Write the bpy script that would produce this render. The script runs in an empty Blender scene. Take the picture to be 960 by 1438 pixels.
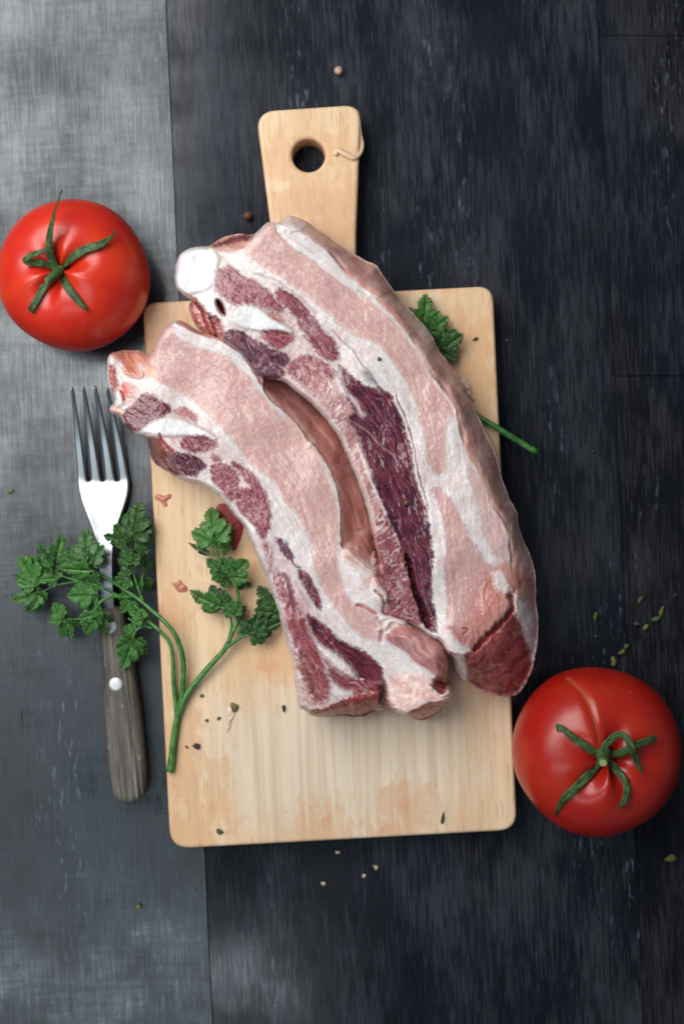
import bpy, bmesh, math, random
import numpy as np
from mathutils import Vector, Matrix
from mathutils.bvhtree import BVHTree

sc = bpy.context.scene
H = 0.667            # camera height above the table (m)
K = 1.0 / 3000.0     # metres per photo pixel on the table top

# ------------------------------------------------------------------ camera
cam_d = bpy.data.cameras.new('camera'); cam = bpy.data.objects.new('camera', cam_d)
sc.collection.objects.link(cam); sc.camera = cam
cam.location = (0, 0, H); cam.rotation_euler = (0, 0, 0)
cam_d.sensor_fit = 'VERTICAL'; cam_d.sensor_height = 36; cam_d.sensor_width = 24
cam_d.lens = 36 * H / (1438 * K)
cam_d.clip_start = 0.02; cam_d.clip_end = 20
cam_d.dof.use_dof = True; cam_d.dof.focus_distance = H - 0.047; cam_d.dof.aperture_fstop = 4.5

# ------------------------------------------------------------------ light
world = bpy.data.worlds.new('World'); sc.world = world; world.use_nodes = True
world.node_tree.nodes['Background'].inputs[0].default_value = (0.70, 0.83, 1.0, 1)
world.node_tree.nodes['Background'].inputs[1].default_value = 0.17

def area_light(name, loc, target, sx, sy, power, col):
    d = bpy.data.lights.new(name, 'AREA'); d.shape = 'RECTANGLE'; d.size = sx; d.size_y = sy
    d.energy = power; d.color = col
    o = bpy.data.objects.new(name, d); sc.collection.objects.link(o)
    o.location = loc
    o.rotation_euler = (Vector(target) - Vector(loc)).to_track_quat('-Z', 'Y').to_euler()
    return o
area_light('window_light', (-0.60, 0.49, 0.85), (-0.60, 0.4901, 0), .88, 1.0, 19.5, (1.0, 0.985, 0.97))
area_light('strip_light', (-0.50, -0.61, 1.2), (-0.50, -0.21, 0), 0.9, 0.06, 2.6, (0.80, 0.92, 1.0))
sc.view_settings.view_transform = 'Standard'; sc.view_settings.look = 'None'
sc.view_settings.gamma = 1; sc.view_settings.exposure = 0
sc.view_settings.use_curve_mapping = False
sc.cycles.use_denoising = True

# ------------------------------------------------------------------ helpers
def P(px, py, z=0.0):
    s = K * (H - z) / H
    return Vector(((px - 480) * s, (719 - py) * s, z))

def link(o, parent=None):
    sc.collection.objects.link(o)
    if parent: o.parent = parent
    return o

def mesh_obj(name, verts, faces, mat, parent=None, smooth=True):
    me = bpy.data.meshes.new(name); me.from_pydata([tuple(v) for v in verts], [], faces); me.update()
    if smooth: me.polygons.foreach_set('use_smooth', [True] * len(me.polygons))
    me.materials.append(mat)
    return link(bpy.data.objects.new(name, me), parent)

def tag(o, label=None, cat=None, group=None, kind=None):
    if label: o['label'] = label
    if cat: o['category'] = cat
    if group: o['group'] = group
    if kind: o['kind'] = kind
    return o

def empty(name, label, cat, group=None):
    o = bpy.data.objects.new(name, None); sc.collection.objects.link(o)
    o.empty_display_size = 0.02
    return tag(o, label, cat, group)

def chaikin(pts, n=2, closed=True):
    p = np.array(pts, float)
    for _ in range(n):
        if closed:
            q = np.roll(p, -1, 0); p = np.stack([.75 * p + .25 * q, .25 * p + .75 * q], 1).reshape(-1, 2)
        else:
            q = np.stack([.75 * p[:-1] + .25 * p[1:], .25 * p[:-1] + .75 * p[1:]], 1).reshape(-1, p.shape[1])
            p = np.vstack([p[:1], q, p[-1:]])
    return p

def catmull(pts, per=6):
    p = [np.array(q, float) for q in pts]; p = [2 * p[0] - p[1]] + p + [2 * p[-1] - p[-2]]
    out = []
    for i in range(1, len(p) - 2):
        for k in range(per):
            t = k / per
            out.append(0.5 * ((2 * p[i]) + (-p[i-1] + p[i+1]) * t + (2*p[i-1] - 5*p[i] + 4*p[i+1] - p[i+2]) * t*t
                              + (-p[i-1] + 3*p[i] - 3*p[i+1] + p[i+2]) * t**3))
    out.append(p[-2]); return out

def tube(name, pts, radii, mat, parent=None, seg=8, cap=True, flat=1.0):
    """pts: world vectors; radii per point"""
    V = []; F = []; n = len(pts)
    for i, p in enumerate(pts):
        t = (pts[min(i+1, n-1)] - pts[max(i-1, 0)]).normalized()
        a = t.cross(Vector((0, 0, 1)))
        a = a.normalized() if a.length > 1e-5 else Vector((1, 0, 0))
        b = a.cross(t).normalized()
        for k in range(seg):
            w = 2 * math.pi * k / seg
            V.append(p + a * (math.cos(w) * radii[i]) + b * (math.sin(w) * radii[i] * flat))
    for i in range(n - 1):
        for k in range(seg):
            F.append((i*seg+k, i*seg+(k+1) % seg, (i+1)*seg+(k+1) % seg, (i+1)*seg+k))
    if cap:
        F.append(tuple(range(seg))[::-1]); F.append(tuple((n-1)*seg+k for k in range(seg)))
    return mesh_obj(name, V, F, mat, parent)

def ptube(name, path, r0, r1, mat, parent=None, seg=8, per=5, flat=1.0):
    """path of (px,py,z); radii in photo pixels"""
    c = catmull(path, per); n = len(c)
    pts = [P(*q) for q in c]
    rad = [(r0 + (r1 - r0) * i / (n - 1)) * K for i in range(n)]
    return tube(name, pts, rad, mat, parent, seg, True, flat)

def round_corners(pts, radii, seg=7):
    out = []; n = len(pts)
    for i in range(n):
        p = Vector(pts[i]); a = (Vector(pts[i-1]) - p).normalized(); b = (Vector(pts[(i+1) % n]) - p).normalized()
        r = radii[i]
        if r <= 0: out.append(p); continue
        half = a.angle(b) / 2; d = min(r / math.tan(half), (Vector(pts[i-1])-p).length*.48, (Vector(pts[(i+1) % n])-p).length*.48)
        s = p + a * d; e = p + b * d
        for k in range(seg + 1):
            t = k / seg
            out.append(s * (1-t)**2 + p * 2*t*(1-t) + e * t*t)
    return out

def inset_ring(ring, d):
    """ring: list of 2D Vectors, counter clockwise; moves inwards by d"""
    n = len(ring); out = []
    for i in range(n):
        t = (ring[(i+1) % n] - ring[i-1]); t = t.normalized() if t.length > 0 else Vector((1, 0))
        out.append(ring[i] + Vector((-t.y, t.x)) * d)
    return out

def ccw(ring):
    a = sum(ring[i-1].x * ring[i].y - ring[i].x * ring[i-1].y for i in range(len(ring)))
    return ring if a > 0 else ring[::-1]

def slab_obj(name, outer, z0, z1, bev, mat, parent=None, hole=None, seg=4):
    """a flat slab with rounded rims, optional round hole; rings in world xy"""
    outer = ccw([Vector(p) for p in outer])
    bm = bmesh.new()
    def ringset(r, sgn):
        lv = [(z0, bev * .6)]
        lv.append((z0 + bev * .6, 0)); lv.append((z1 - bev, 0))
        for k in range(1, seg + 1):
            w = k / seg * math.pi / 2
            lv.append((z1 - bev + bev * math.sin(w), bev * (1 - math.cos(w))))
        lv.append((z1, bev * 1.25))
        loops = []
        for z, ins in lv:
            rr = inset_ring(r, ins * sgn)
            loops.append([bm.verts.new((p.x, p.y, z)) for p in rr])
        n = len(r)
        for a, b in zip(loops[:-1], loops[1:]):
            for i in range(n):
                f = (a[i], a[(i+1) % n], b[(i+1) % n], b[i])
                bm.faces.new(f if sgn > 0 else f[::-1])
        return loops[-1], loops[0]
    top, bot = ringset(outer, 1)
    tops = [top]; bots = [bot]
    if hole:
        hole = ccw([Vector(p) for p in hole])
        t2, b2 = ringset(hole, -1); tops.append(t2); bots.append(b2)
    for rings, up in ((tops, 1), (bots, -1)):
        edges = []
        for r in rings:
            for i in range(len(r)):
                e = bm.edges.get((r[i-1], r[i])) or bm.edges.new((r[i-1], r[i]))
                edges.append(e)
        g = bmesh.ops.triangle_fill(bm, use_beauty=True, use_dissolve=False, edges=edges)
        for f in g['geom']:
            if isinstance(f, bmesh.types.BMFace):
                f.normal_update()
                if f.normal.z * up < 0: f.normal_flip()
    for f in bm.faces: f.smooth = True
    me = bpy.data.meshes.new(name); bm.to_mesh(me); bm.free(); me.materials.append(mat)
    return link(bpy.data.objects.new(name, me), parent)

# ---- node helpers
class N:
    def __init__(self, name):
        self.m = bpy.data.materials.new(name); self.m.use_nodes = True
        self.t = self.m.node_tree; self.n = self.t.nodes
        self.b = self.n['Principled BSDF']
    def new(self, t, **kw):
        x = self.n.new(t)
        for k, v in kw.items(): setattr(x, k, v)
        return x
    def set(self, sock, v):
        if hasattr(v, 'is_output') or isinstance(v, bpy.types.NodeSocket): self.t.links.new(v, sock)
        elif v is not None:
            try: sock.default_value = v
            except Exception: sock.default_value = (*v, 1)
    def coord(self): return self.new('ShaderNodeTexCoord').outputs['Object']
    def pos(self): return self.new('ShaderNodeNewGeometry').outputs['Position']
    def map(self, vec, scale=(1, 1, 1), rot=(0, 0, 0), loc=(0, 0, 0)):
        x = self.new('ShaderNodeMapping'); self.set(x.inputs[0], vec)
        x.inputs['Scale'].default_value = scale; x.inputs['Rotation'].default_value = rot; x.inputs['Location'].default_value = loc
        return x.outputs[0]
    def noise(self, vec, scale, detail=3, rough=.55, dist=0):
        x = self.new('ShaderNodeTexNoise'); self.set(x.inputs['Vector'], vec); x.inputs['Scale'].default_value = scale
        x.inputs['Detail'].default_value = detail; x.inputs['Roughness'].default_value = rough; x.inputs['Distortion'].default_value = dist
        return x.outputs[0]
    def ramp(self, v, lo, hi, a=0., b=1.):
        x = self.new('ShaderNodeMapRange', interpolation_type='SMOOTHSTEP'); self.set(x.inputs[0], v)
        for i, q in enumerate((lo, hi, a, b)): x.inputs[i+1].default_value = q
        return x.outputs[0]
    def math(self, op, a, b=0.):
        x = self.new('ShaderNodeMath', operation=op); self.set(x.inputs[0], a); self.set(x.inputs[1], b); return x.outputs[0]
    def mix(self, f, a, b, mode='MIX'):
        x = self.new('ShaderNodeMix', data_type='RGBA', blend_type=mode)
        self.set(x.inputs[0], f); self.set(x.inputs[6], a); self.set(x.inputs[7], b); return x.outputs[2]
    def bump(self, h, strength, dist):
        x = self.new('ShaderNodeBump'); self.set(x.inputs['Height'], h)
        x.inputs['Strength'].default_value = strength; x.inputs['Distance'].default_value = dist
        self.t.links.new(x.outputs[0], self.b.inputs['Normal']); return x
    def spot(self, vec, center, rx, ry, warp=None, amt=0.):
        """soft disc mask 1 at the centre -> 0 at the rim"""
        v = self.new('ShaderNodeVectorMath', operation='SUBTRACT'); self.set(v.inputs[0], vec); v.inputs[1].default_value = (*center, 0)
        v2 = self.new('ShaderNodeVectorMath', operation='MULTIPLY'); self.set(v2.inputs[0], v.outputs[0]); v2.inputs[1].default_value = (1/rx, 1/ry, 0)
        l = self.new('ShaderNodeVectorMath', operation='LENGTH'); self.set(l.inputs[0], v2.outputs[0])
        d = l.outputs['Value']
        if warp is not None: d = self.math('ADD', d, self.math('MULTIPLY', self.math('SUBTRACT', warp, .5), amt))
        return self.ramp(d, .45, 1.0, 1., 0.)
    def out(self, col=None, rough=None, spec=None, **kw):
        self.set(self.b.inputs['Base Color'], col); self.set(self.b.inputs['Roughness'], rough)
        if spec is not None: self.b.inputs['Specular IOR Level'].default_value = spec
        for k, v in kw.items(): self.set(self.b.inputs[k.replace('_', ' ')], v)
        return self.m

def srgb(r, g, b):
    f = lambda c: ((c/255 + .055)/1.055)**2.4 if c > 10 else c/255/12.92
    return (f(r), f(g), f(b), 1)

# ------------------------------------------------------------------ table
TILT = math.radians(2.6)     # planks and board share this slant

def table_mat(name, seedloc, base_d, base_l, fleck_amt, cross, spec, coat, tint=(.78, .88, 1, 1), lo=.36):
    n = N(name); p = n.map(n.pos(), rot=(0, 0, -TILT), loc=seedloc)
    cloud = n.noise(n.map(p, (15, 20, 1), loc=(2, 5, 0)), 1, 6, .66)
    fine = n.noise(n.map(p, (1050, 60, 1)), 1, 4, .65)
    mid = n.noise(n.map(p, (330, 24, 1)), 1, 4, .65)
    big = n.noise(n.map(p, (30, 14, 1)), 1, 3, .55)
    weave = n.noise(n.map(p, (45, 420, 1)), 1, 3, .65)
    patch = n.noise(n.map(p, (9, 16, 1)), 1, 2, .5)
    g = n.math('ADD', n.math('MULTIPLY', fine, .68), n.math('MULTIPLY', mid, .32))
    wv = n.math('MULTIPLY', n.math('SUBTRACT', weave, .5), n.ramp(patch, .35, .65, cross * .5, cross))
    g = n.math('ADD', g, wv)
    g = n.math('ADD', g, n.math('MULTIPLY', n.math('SUBTRACT', big, .5), .6))
    f = n.ramp(g, .42, .68)
    col = n.mix(f, base_d, base_l)
    blue = n.ramp(n.noise(n.map(p, (14, 4, 1), loc=(3, 1, 0)), 1, 2, .5), .5, .66)
    col = n.mix(n.math('MULTIPLY', blue, .55), col, n.mix(f, (.004, .008, .015, 1), (.024, .033, .046, 1)))
    # pale chipped flecks, strung along the grain in streaky zones
    zone = n.ramp(n.noise(n.map(p, (34, 4, 1), loc=(5, 2, 0)), 1, 3, .6), .52, .68)
    fl = n.ramp(n.noise(n.map(p, (560, 90, 1)), 1, 3, .7), .56, .70)
    fl = n.math('MULTIPLY', n.math('MULTIPLY', fl, zone), fleck_amt)
    col = n.mix(fl, col, (.20, .26, .36, 1))
    n.bump(n.math('ADD', n.math('MULTIPLY', g, 1.), n.math('MULTIPLY', fl, .3)), .35, .0006)
    rough = n.math('ADD', n.ramp(g, .3, .75, lo + .26, lo - .02), n.ramp(cloud, .32, .68, .16, -.09))
    return n.out(col, rough, spec, Coat_Weight=n.ramp(cloud, .30, .70, coat * .40, coat * 1.3), Coat_Roughness=n.ramp(g, .3, .7, .20, .12), Specular_Tint=tint)

mat_plank_left = table_mat('dark_laminate_cross_grain', (1.3, .4, 0), (.002, .003, .0045, 1), (.011, .013, .016, 1), .6, .40, .80, .30, (.86, .94, 1, 1), .25)
mat_plank_mid = table_mat('dark_laminate_long_grain', (0, 0, 0), (.0018, .0030, .0062, 1), (.033, .033, .042, 1), .5, .08, .14, .42)
mat_plank_right = table_mat('dark_laminate_brown', (2.1, 1.7, 0), (.0015, .0022, .0045, 1), (.030, .027, .031, 1), .4, .08, .12, .3)

table = empty('table', 'dark weathered wooden table top of wide planks', 'table'); table['kind'] = 'structure'

def plank(x0, x1, y0, y1, mat):
    """px corners given on the photo's tilted seams; box with small chamfer"""
    def sx(x, y): return x + (y - 0) * .0455
    c = [(sx(x0, y0), y0), (sx(x1, y0), y0), (sx(x1, y1), y1), (sx(x0, y1), y1)]
    ring = ccw([P(*q).to_2d() for q in c])
    def off(d, z):
        ctr = sum(ring, Vector((0, 0))) / 4
        out = []
        for i in range(4):
            a = (ring[i] - ring[i-1]).normalized(); b = (ring[(i+1) % 4] - ring[i]).normalized()
            na = Vector((-a.y, a.x)); nb = Vector((-b.y, b.x))
            out.append((*(ring[i] + na * d + nb * d), z))
        return out
    V = off(.00006, -.012) + off(.00006, -.0003) + off(.00028, 0)
    F = []
    for l in range(2):
        for i in range(4): F.append((l*4+i, l*4+(i+1) % 4, l*4+4+(i+1) % 4, l*4+4+i))
    F.append((8, 9, 10, 11)); F.append((3, 2, 1, 0))
    return mesh_obj('plank', V, F, mat, table, smooth=False)
plank(-420, 233, -500, 1980, mat_plank_left)
plank(-1100, -420, -500, 1980, mat_plank_mid)
plank(233, 838, -500, 1980, mat_plank_mid)
plank(838, 1500, -500, 50, mat_plank_right)
plank(838, 1500, 50, 528, mat_plank_right)
plank(838, 1500, 528, 1980, mat_plank_right)
plank(1500, 2100, -500, 1980, mat_plank_mid)

# ------------------------------------------------------------------ chopping board
BZ0, BZ = 0.0006, 0.0150
def board_mat():
    n = N('beech_wood'); w = n.pos(); p = n.map(w, rot=(0, 0, -TILT))
    q = lambda px, py: tuple(P(px, py, BZ).to_2d())
    grain = n.noise(n.map(p, (240, 9, 1)), 1, 4, .6, .3)
    wide = n.noise(n.map(p, (38, 3.2, 1)), 1, 2, .5, .4)
    pores = n.ramp(n.noise(n.map(p, (900, 70, 1)), 1, 1, .5), .60, .72)
    col = n.mix(n.ramp(wide, .35, .65), srgb(215, 180, 141), srgb(230, 202, 166))
    col = n.mix(n.math('MULTIPLY', n.ramp(grain, .40, .68), .45), col, srgb(204, 166, 120))
    col = n.mix(n.math('MULTIPLY', pores, .5), col, srgb(172, 126, 86))
    # paler, washed wood towards the middle of the lower part
    wn = n.noise(n.map(p, (170, 75, 1), loc=(1, 0, 0)), 1, 6, .68)
    pale = n.spot(w, q(480, 1060), .085, .055, wn, 1.1)
    col = n.mix(n.math('MULTIPLY', pale, .95), col, n.mix(n.ramp(grain, .35, .7), srgb(222, 206, 182), srgb(202, 182, 154)))
    # wet orange stains
    st = None
    for (x, y, rx, ry) in [(445, 212, .024, .008), (405, 285, .022, .010), (480, 292, .012, .018), (388, 230, .010, .016), (565, 1135, .013, .011), (548, 1160, .012, .007), (452, 1160, .014, .014),
                           (262, 1175, .016, .010), (300, 1130, .009, .02), (255, 1060, .012, .03), (660, 540, .012, .02), (640, 470, .022, .012), (220, 470, .014, .02), (400, 930, .014, .010), (238, 860, .008, .012)]:
        m = n.spot(w, q(x, y), rx * 1.25, ry * 1.25, wn, 4.2)
        st = m if st is None else n.math('MAXIMUM', st, m)
    col = n.mix(n.math('MULTIPLY', st, .50), col, srgb(208, 156, 110))
    red = None
    for (x, y, rx, ry) in [(458, 1152, .004, .006), (566, 1132, .006, .004), (540, 1163, .004, .003), (600, 407, .02, .0018), (300, 1135, .003, .004), (375, 935, .006, .004)]:
        m = n.spot(w, q(x, y), rx, ry, wn, 3.6); red = m if red is None else n.math('MAXIMUM', red, m)
    col = n.mix(n.math('MULTIPLY', red, .25), col, srgb(205, 120, 90))
    n.bump(n.math('ADD', n.math('MULTIPLY', grain, .5), n.math('MULTIPLY', pores, -.5)), .25, .0003)
    return n.out(col, n.ramp(st, 0, 1, .55, .42), .4)
m_board = board_mat()
board = empty('chopping_board', 'pale beech paddle chopping board with a holed handle under the meat', 'chopping board')
outline = [(200, 425), (376, 416), (380, 320), (359, 156), (507, 146), (500, 330), (500, 411), (692, 401), (726, 1166), (239, 1193)]
rad = [20, 34, 0, 26, 22, 0, 34, 22, 26, 28]
# corners in px -> world, round in world
wo = [P(x, y, BZ).to_2d() for x, y in outline]
ring = round_corners(wo, [r * K for r in rad])
hc = P(433, 218, BZ).to_2d()
hole = [hc + Vector((math.cos(a), math.sin(a))) * 22.6 * K for a in [2*math.pi*i/40 for i in range(40)]]
slab_obj('board_body', ring, BZ0, BZ, .0016, m_board, board, hole)

# ------------------------------------------------------------------ noise on arrays (photo-pixel units)
def _h(ix, iy, seed):
    h = (ix.astype(np.int64) * 374761393 + iy.astype(np.int64) * 668265263 + seed * 1442695041) & 0xffffffff
    h = ((h ^ (h >> 13)) * 1274126177) & 0xffffffff
    return (h ^ (h >> 16)) & 0xffffffff
def perlin(x, y, seed=0):
    xi = np.floor(x); yi = np.floor(y); xf = x - xi; yf = y - yi
    u = xf**3 * (xf * (xf * 6 - 15) + 10); v = yf**3 * (yf * (yf * 6 - 15) + 10)
    def g(dx, dy):
        a = _h(xi + dx, yi + dy, seed) * (2 * np.pi / 4294967296.)
        return np.cos(a) * (xf - dx) + np.sin(a) * (yf - dy)
    a = g(0, 0) * (1 - u) + g(1, 0) * u; b = g(0, 1) * (1 - u) + g(1, 1) * u
    return (a * (1 - v) + b * v) * 1.5
def fbm(x, y, seed=0, o=3):
    s = 0; a = 1; t = 0
    for k in range(o):
        s = s + a * perlin(x * 2**k, y * 2**k, seed + k * 17); t += a; a *= .5
    return s / t
def sst(a, b, x):
    t = np.clip((x - a) / (b - a), 0, 1); return t * t * (3 - 2 * t)
def mixc(a, b, m): return a + (np.asarray(b, float) - a) * m[:, None]
def lin(r, g, b): return np.array(srgb(r, g, b)[:3])

def seg_dist(X, Y, pts, closed):
    p = np.asarray(pts, float); d = np.full(X.shape, 1e9)
    n = len(p); rng = range(n) if closed else range(n - 1)
    for i in rng:
        a = p[i]; b = p[(i+1) % n]; ab = b - a; L = ab @ ab + 1e-9
        t = np.clip(((X - a[0]) * ab[0] + (Y - a[1]) * ab[1]) / L, 0, 1)
        d = np.minimum(d, (X - a[0] - t * ab[0])**2 + (Y - a[1] - t * ab[1])**2)
    return np.sqrt(d)
def inside(X, Y, pts):
    p = np.asarray(pts, float); n = len(p); r = np.zeros(X.shape, bool)
    for i in range(n):
        a = p[i-1]; b = p[i]
        c = ((a[1] > Y) != (b[1] > Y))
        with np.errstate(divide='ignore', invalid='ignore'):
            r ^= c & (X < (b[0]-a[0]) * (Y-a[1]) / (b[1]-a[1] + 1e-12) + a[0])
    return r
def sdf(X, Y, pts):          # negative inside
    return np.where(inside(X, Y, pts), -1, 1) * seg_dist(X, Y, pts, True)
def sdf_far(X, Y, pts, margin=30):
    p = np.asarray(pts); lo = p.min(0) - margin; hi = p.max(0) + margin
    r = np.full(X.shape, 99.); k = (X > lo[0]) & (X < hi[0]) & (Y > lo[1]) & (Y < hi[1])
    if k.any(): r[k] = sdf(X[k], Y[k], pts)
    return r, k

CROPS = {'A': (230, 290, 3.2), 'B': (480, 290, 3.2), 'C': (140, 440, 3.2), 'D': (400, 500, 3.2), 'E': (340, 720, 3.2),
         'F': (540, 700, 4.0), 'G': (230, 290, 4.8), 'I': (400, 820, 4.0), 'J': (140, 480, 6.0), 'O': (0, 0, 1.0)}
def cv(c, *pts):
    ox, oy, s = CROPS[c]; return [(ox + x / s, oy + y / s) for x, y in pts]

# ------------------------------------------------------------------ raw meat material: tissue colour from the mesh, wet fine relief from nodes
def meat_mat():
    n = N('raw_pork')
    at = n.new('ShaderNodeAttribute', attribute_name='tissue'); wet = n.new('ShaderNodeAttribute', attribute_name='wet')
    p = n.pos()
    a = n.noise(p, 2200, 2, .6); b = n.noise(p, 420, 3, .6)
    col = n.mix(n.ramp(a,   .3, .7, 0., .12), at.outputs['Color'], (.9, .78, .76, 1), 'SOFT_LIGHT')
    n.bump(n.math('ADD', n.math('MULTIPLY', a, .4), n.math('MULTIPLY', b, .6)), .21, .0005)
    rough = n.math('ADD', n.ramp(b, .3, .7, -.07, .07), wet.outputs['Fac'])
    n.out(col, rough, .5, Subsurface_Weight=.35, Subsurface_Scale=.0035, Coat_Weight=.05, Coat_Roughness=.2)
    n.t.links.new(n.b.inputs['Normal'].links[0].from_socket, n.b.inputs['Coat Normal'])
    n.b.inputs['Subsurface Radius'].default_value = (1, .45, .35)
    n.b.subsurface_method = 'RANDOM_WALK'
    return n.m
m_meat = meat_mat()

RELIEF = .36
FAT = lin(223, 217, 214); BONE = lin(227, 228, 227)

class Slab:
    def __init__(s, name, sil, top, axis, step=1.15, seed=0):
        s.name = name; s.seed = seed; s.sil = chaikin(sil, 1); s.top = chaikin(top, 1)
        lo = s.sil.min(0) - 3; hi = s.sil.max(0) + 3
        nx = int((hi[0]-lo[0]) / step) + 1; ny = int((hi[1]-lo[1]) / step) + 1
        gx, gy = np.meshgrid(lo[0] + np.arange(nx) * step, lo[1] + np.arange(ny) * step)
        X = gx.ravel(); Y = gy.ravel()
        # ragged outline
        rag = lambda X, Y: fbm(X / 22, Y / 22, seed + 5, 3) * 1.8
        d = sdf(X, Y, s.sil) + rag(X, Y)
        ok = (d < .9 * step).reshape(ny, nx)
        cell = ok[:-1, :-1] & ok[1:, :-1] & ok[:-1, 1:] & ok[1:, 1:]
        idx = np.arange(nx * ny).reshape(ny, nx)
        q = np.stack([idx[:-1, :-1][cell], idx[1:, :-1][cell], idx[1:, 1:][cell], idx[:-1, 1:][cell]], 1)   # normal up (y down in px)
        used = np.unique(q); rem = np.full(nx * ny, -1); rem[used] = np.arange(len(used)); q = rem[q]
        X = X[used]; Y = Y[used]; d = d[used]
        # boundary verts pulled onto the outline
        e = np.concatenate([q[:, [0, 1]], q[:, [1, 2]], q[:, [2, 3]], q[:, [3, 0]]])
        key = np.sort(e, 1); _, inv, cnt = np.unique(key, axis=0, return_inverse=True, return_counts=True)
        s.bedges = e[cnt[inv.ravel()] == 1]
        bv = np.unique(s.bedges)
        for _ in range(2):
            h = .5; bx, by = X[bv], Y[bv]
            D = lambda x, y: sdf(x, y, s.sil) + rag(x, y)
            d0 = D(bx, by); gxx = (D(bx + h, by) - D(bx - h, by)) / (2*h); gyy = (D(bx, by + h) - D(bx, by - h)) / (2*h)
            g2 = np.maximum(gxx**2 + gyy**2, .3); mv = np.clip(d0, -1.2, 1.2)
            X[bv] -= mv * gxx / g2; Y[bv] -= mv * gyy / g2
        s.X, s.Y, s.q, s.bv = X, Y, q, bv
        s.n = len(X)
        s.wx = X + fbm(X / 8, Y / 8, seed + 31, 4) * 5.0 + fbm(X / 34, Y / 34, seed + 37, 2) * 3.5
        s.wy = Y + fbm(X / 8, Y / 8, seed + 41, 4) * 5.0 + fbm(X / 34, Y / 34, seed + 47, 2) * 3.5
        s.dsil = np.zeros(s.n); s._axis(X, Y, axis)
        d1 = fbm(s.u / 16, s.v / 6, seed + 31, 4) * 4.2; d2 = fbm(s.u / 30, s.v / 30, seed + 41, 3) * 4.5
        s.wx = X + d1 * .8 + d2 * .5; s.wy = Y + d1 * .45 - d2 * .7
        s.dsil = -(sdf(X, Y, s.sil) + rag(X, Y)); s.dsil = np.maximum(s.dsil, 0)
        s.dtop = sdf(s.wx * .6 + X * .4, s.wy * .6 + Y * .4, s.top)     # >0 outside the cut face
        s.col = np.zeros((s.n, 3)); s.wet = np.full(s.n, .31); s.part = np.zeros(s.n, int); s.parts = []
        s.z = np.zeros(s.n)
    def _axis(s, X, Y, axis):
        """curved coordinates along the slab"""
        ax = np.array(catmull(axis, 14)); t = np.gradient(ax, axis=0); t /= np.linalg.norm(t, axis=1)[:, None]
        arc = np.concatenate([[0], np.cumsum(np.linalg.norm(np.diff(ax, axis=0), axis=1))])
        s.u = np.zeros(s.n); s.v = np.zeros(s.n)
        for k in range(0, s.n, 20000):
            dx = X[k:k+20000, None] - ax[None, :, 0]; dy = Y[k:k+20000, None] - ax[None, :, 1]
            i = np.argmin(dx**2 + dy**2, 1); r = np.arange(len(i)); ddx = dx[r, i]; ddy = dy[r, i]
            s.u[k:k+20000] = arc[i] + ddx * t[i, 0] + ddy * t[i, 1]
            s.v[k:k+20000] = -ddx * t[i, 1] + ddy * t[i, 0]
    # ---- tissue looks
    def fat(s, tint=0.0, lines=.7):
        u, v, S = s.u, s.v, s.seed
        c = np.tile(FAT, (s.n, 1))
        c = mixc(c, lin(216, 188, 182), sst(-.15, .45, fbm(s.X / 30, s.Y / 30, S + 61)) * (.55 + tint))
        r = 1 - np.abs(perlin(u / 55 + perlin(u/20, v/20, S+3)*.5, v / 5.5, S + 63)) * 3.2
        r2 = 1 - np.abs(perlin(u / 24, v / 3.4, S + 65)) * 3.5
        r3 = 1 - np.abs(perlin(u / 90 + 7, v / 2.6 + perlin(u / 30, v / 12, S + 69) * 1.2, S + 70)) * 3.
        brk = sst(-.2, .35, fbm(u / 40, v / 9, S + 72))
        m = np.clip(sst(.6, .98, r) * .55 + sst(.7, 1, r2) * .35 + sst(.55, 1, r3) * brk * .6, 0, 1) * lines
        return mixc(c, lin(176, 148, 146), m), -m * 1.2 + fbm(u / 16, v / 5, S + 67) * 1.2 + perlin(u / 5, v / 2.6, S + 68) * .5
    def belly(s, warm=0.):
        u, v, S = s.u, s.v, s.seed
        c = np.tile(lin(196, 152, 147), (s.n, 1))
        c = mixc(c, lin(206, 168, 152), sst(.0, .55, fbm(s.X / 45, s.Y / 45, S + 71) + warm))
        c = mixc(c, lin(182, 132, 132), sst(.05, .5, fbm(s.X / 18, s.Y / 26, S + 73)) * .3)
        wob = perlin(u / 9, v / 9, S + 75) * .9
        r = 1 - np.abs(perlin(u / 6.5 + wob, v / 13 + wob, S + 77)) * 2.6
        r2 = 1 - np.abs(perlin(u / 3.4 + wob, v / 8, S + 79)) * 2.6
        big = 1 - np.abs(perlin(u / 38 + wob * .4, v / 22 + wob * .4, S + 81)) * 7
        m = np.clip(sst(.45, .95, r) * .22 + sst(.5, .95, r2) * .16 + sst(.2, .95, big) * .30, 0, 1)
        return mixc(c, lin(226, 205, 201), m), m * 1.2 + fbm(u / 8, v / 12, S + 83) * .5
    def lean(s, dark, light, rot=0., marble=.36, fib=1.0, fat=(216, 190, 186), scale=1.):
        ca, sa = math.cos(math.radians(rot)), math.sin(math.radians(rot))
        u = (s.u * ca + s.v * sa) / scale; v = (-s.u * sa + s.v * ca) / scale; S = s.seed
        w = perlin(s.X / 22, s.Y / 22, S + 91) * 1.1
        f = perlin(u / 46, v / 4.6 + w, S + 93) * .6 + perlin(u / 17, v / 2.1 + w, S + 95) * .4 * fib + fbm(s.X / 26, s.Y / 26, S + 97) * .55
        c = np.tile(lin(*dark) * .78, (s.n, 1)); c = mixc(c, lin(*light) * .86, sst(-.42, .48, f))
        r = 1 - np.abs(perlin(u / 40 + w * .3, v / 9 + w, S + 99)) * 5.0
        brk = sst(-.15, .3, fbm(s.X / 18, s.Y / 18, S + 101))
        r2 = 1 - np.abs(perlin(u / 14, v / 3.6 + w, S + 103)) * 5.
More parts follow.
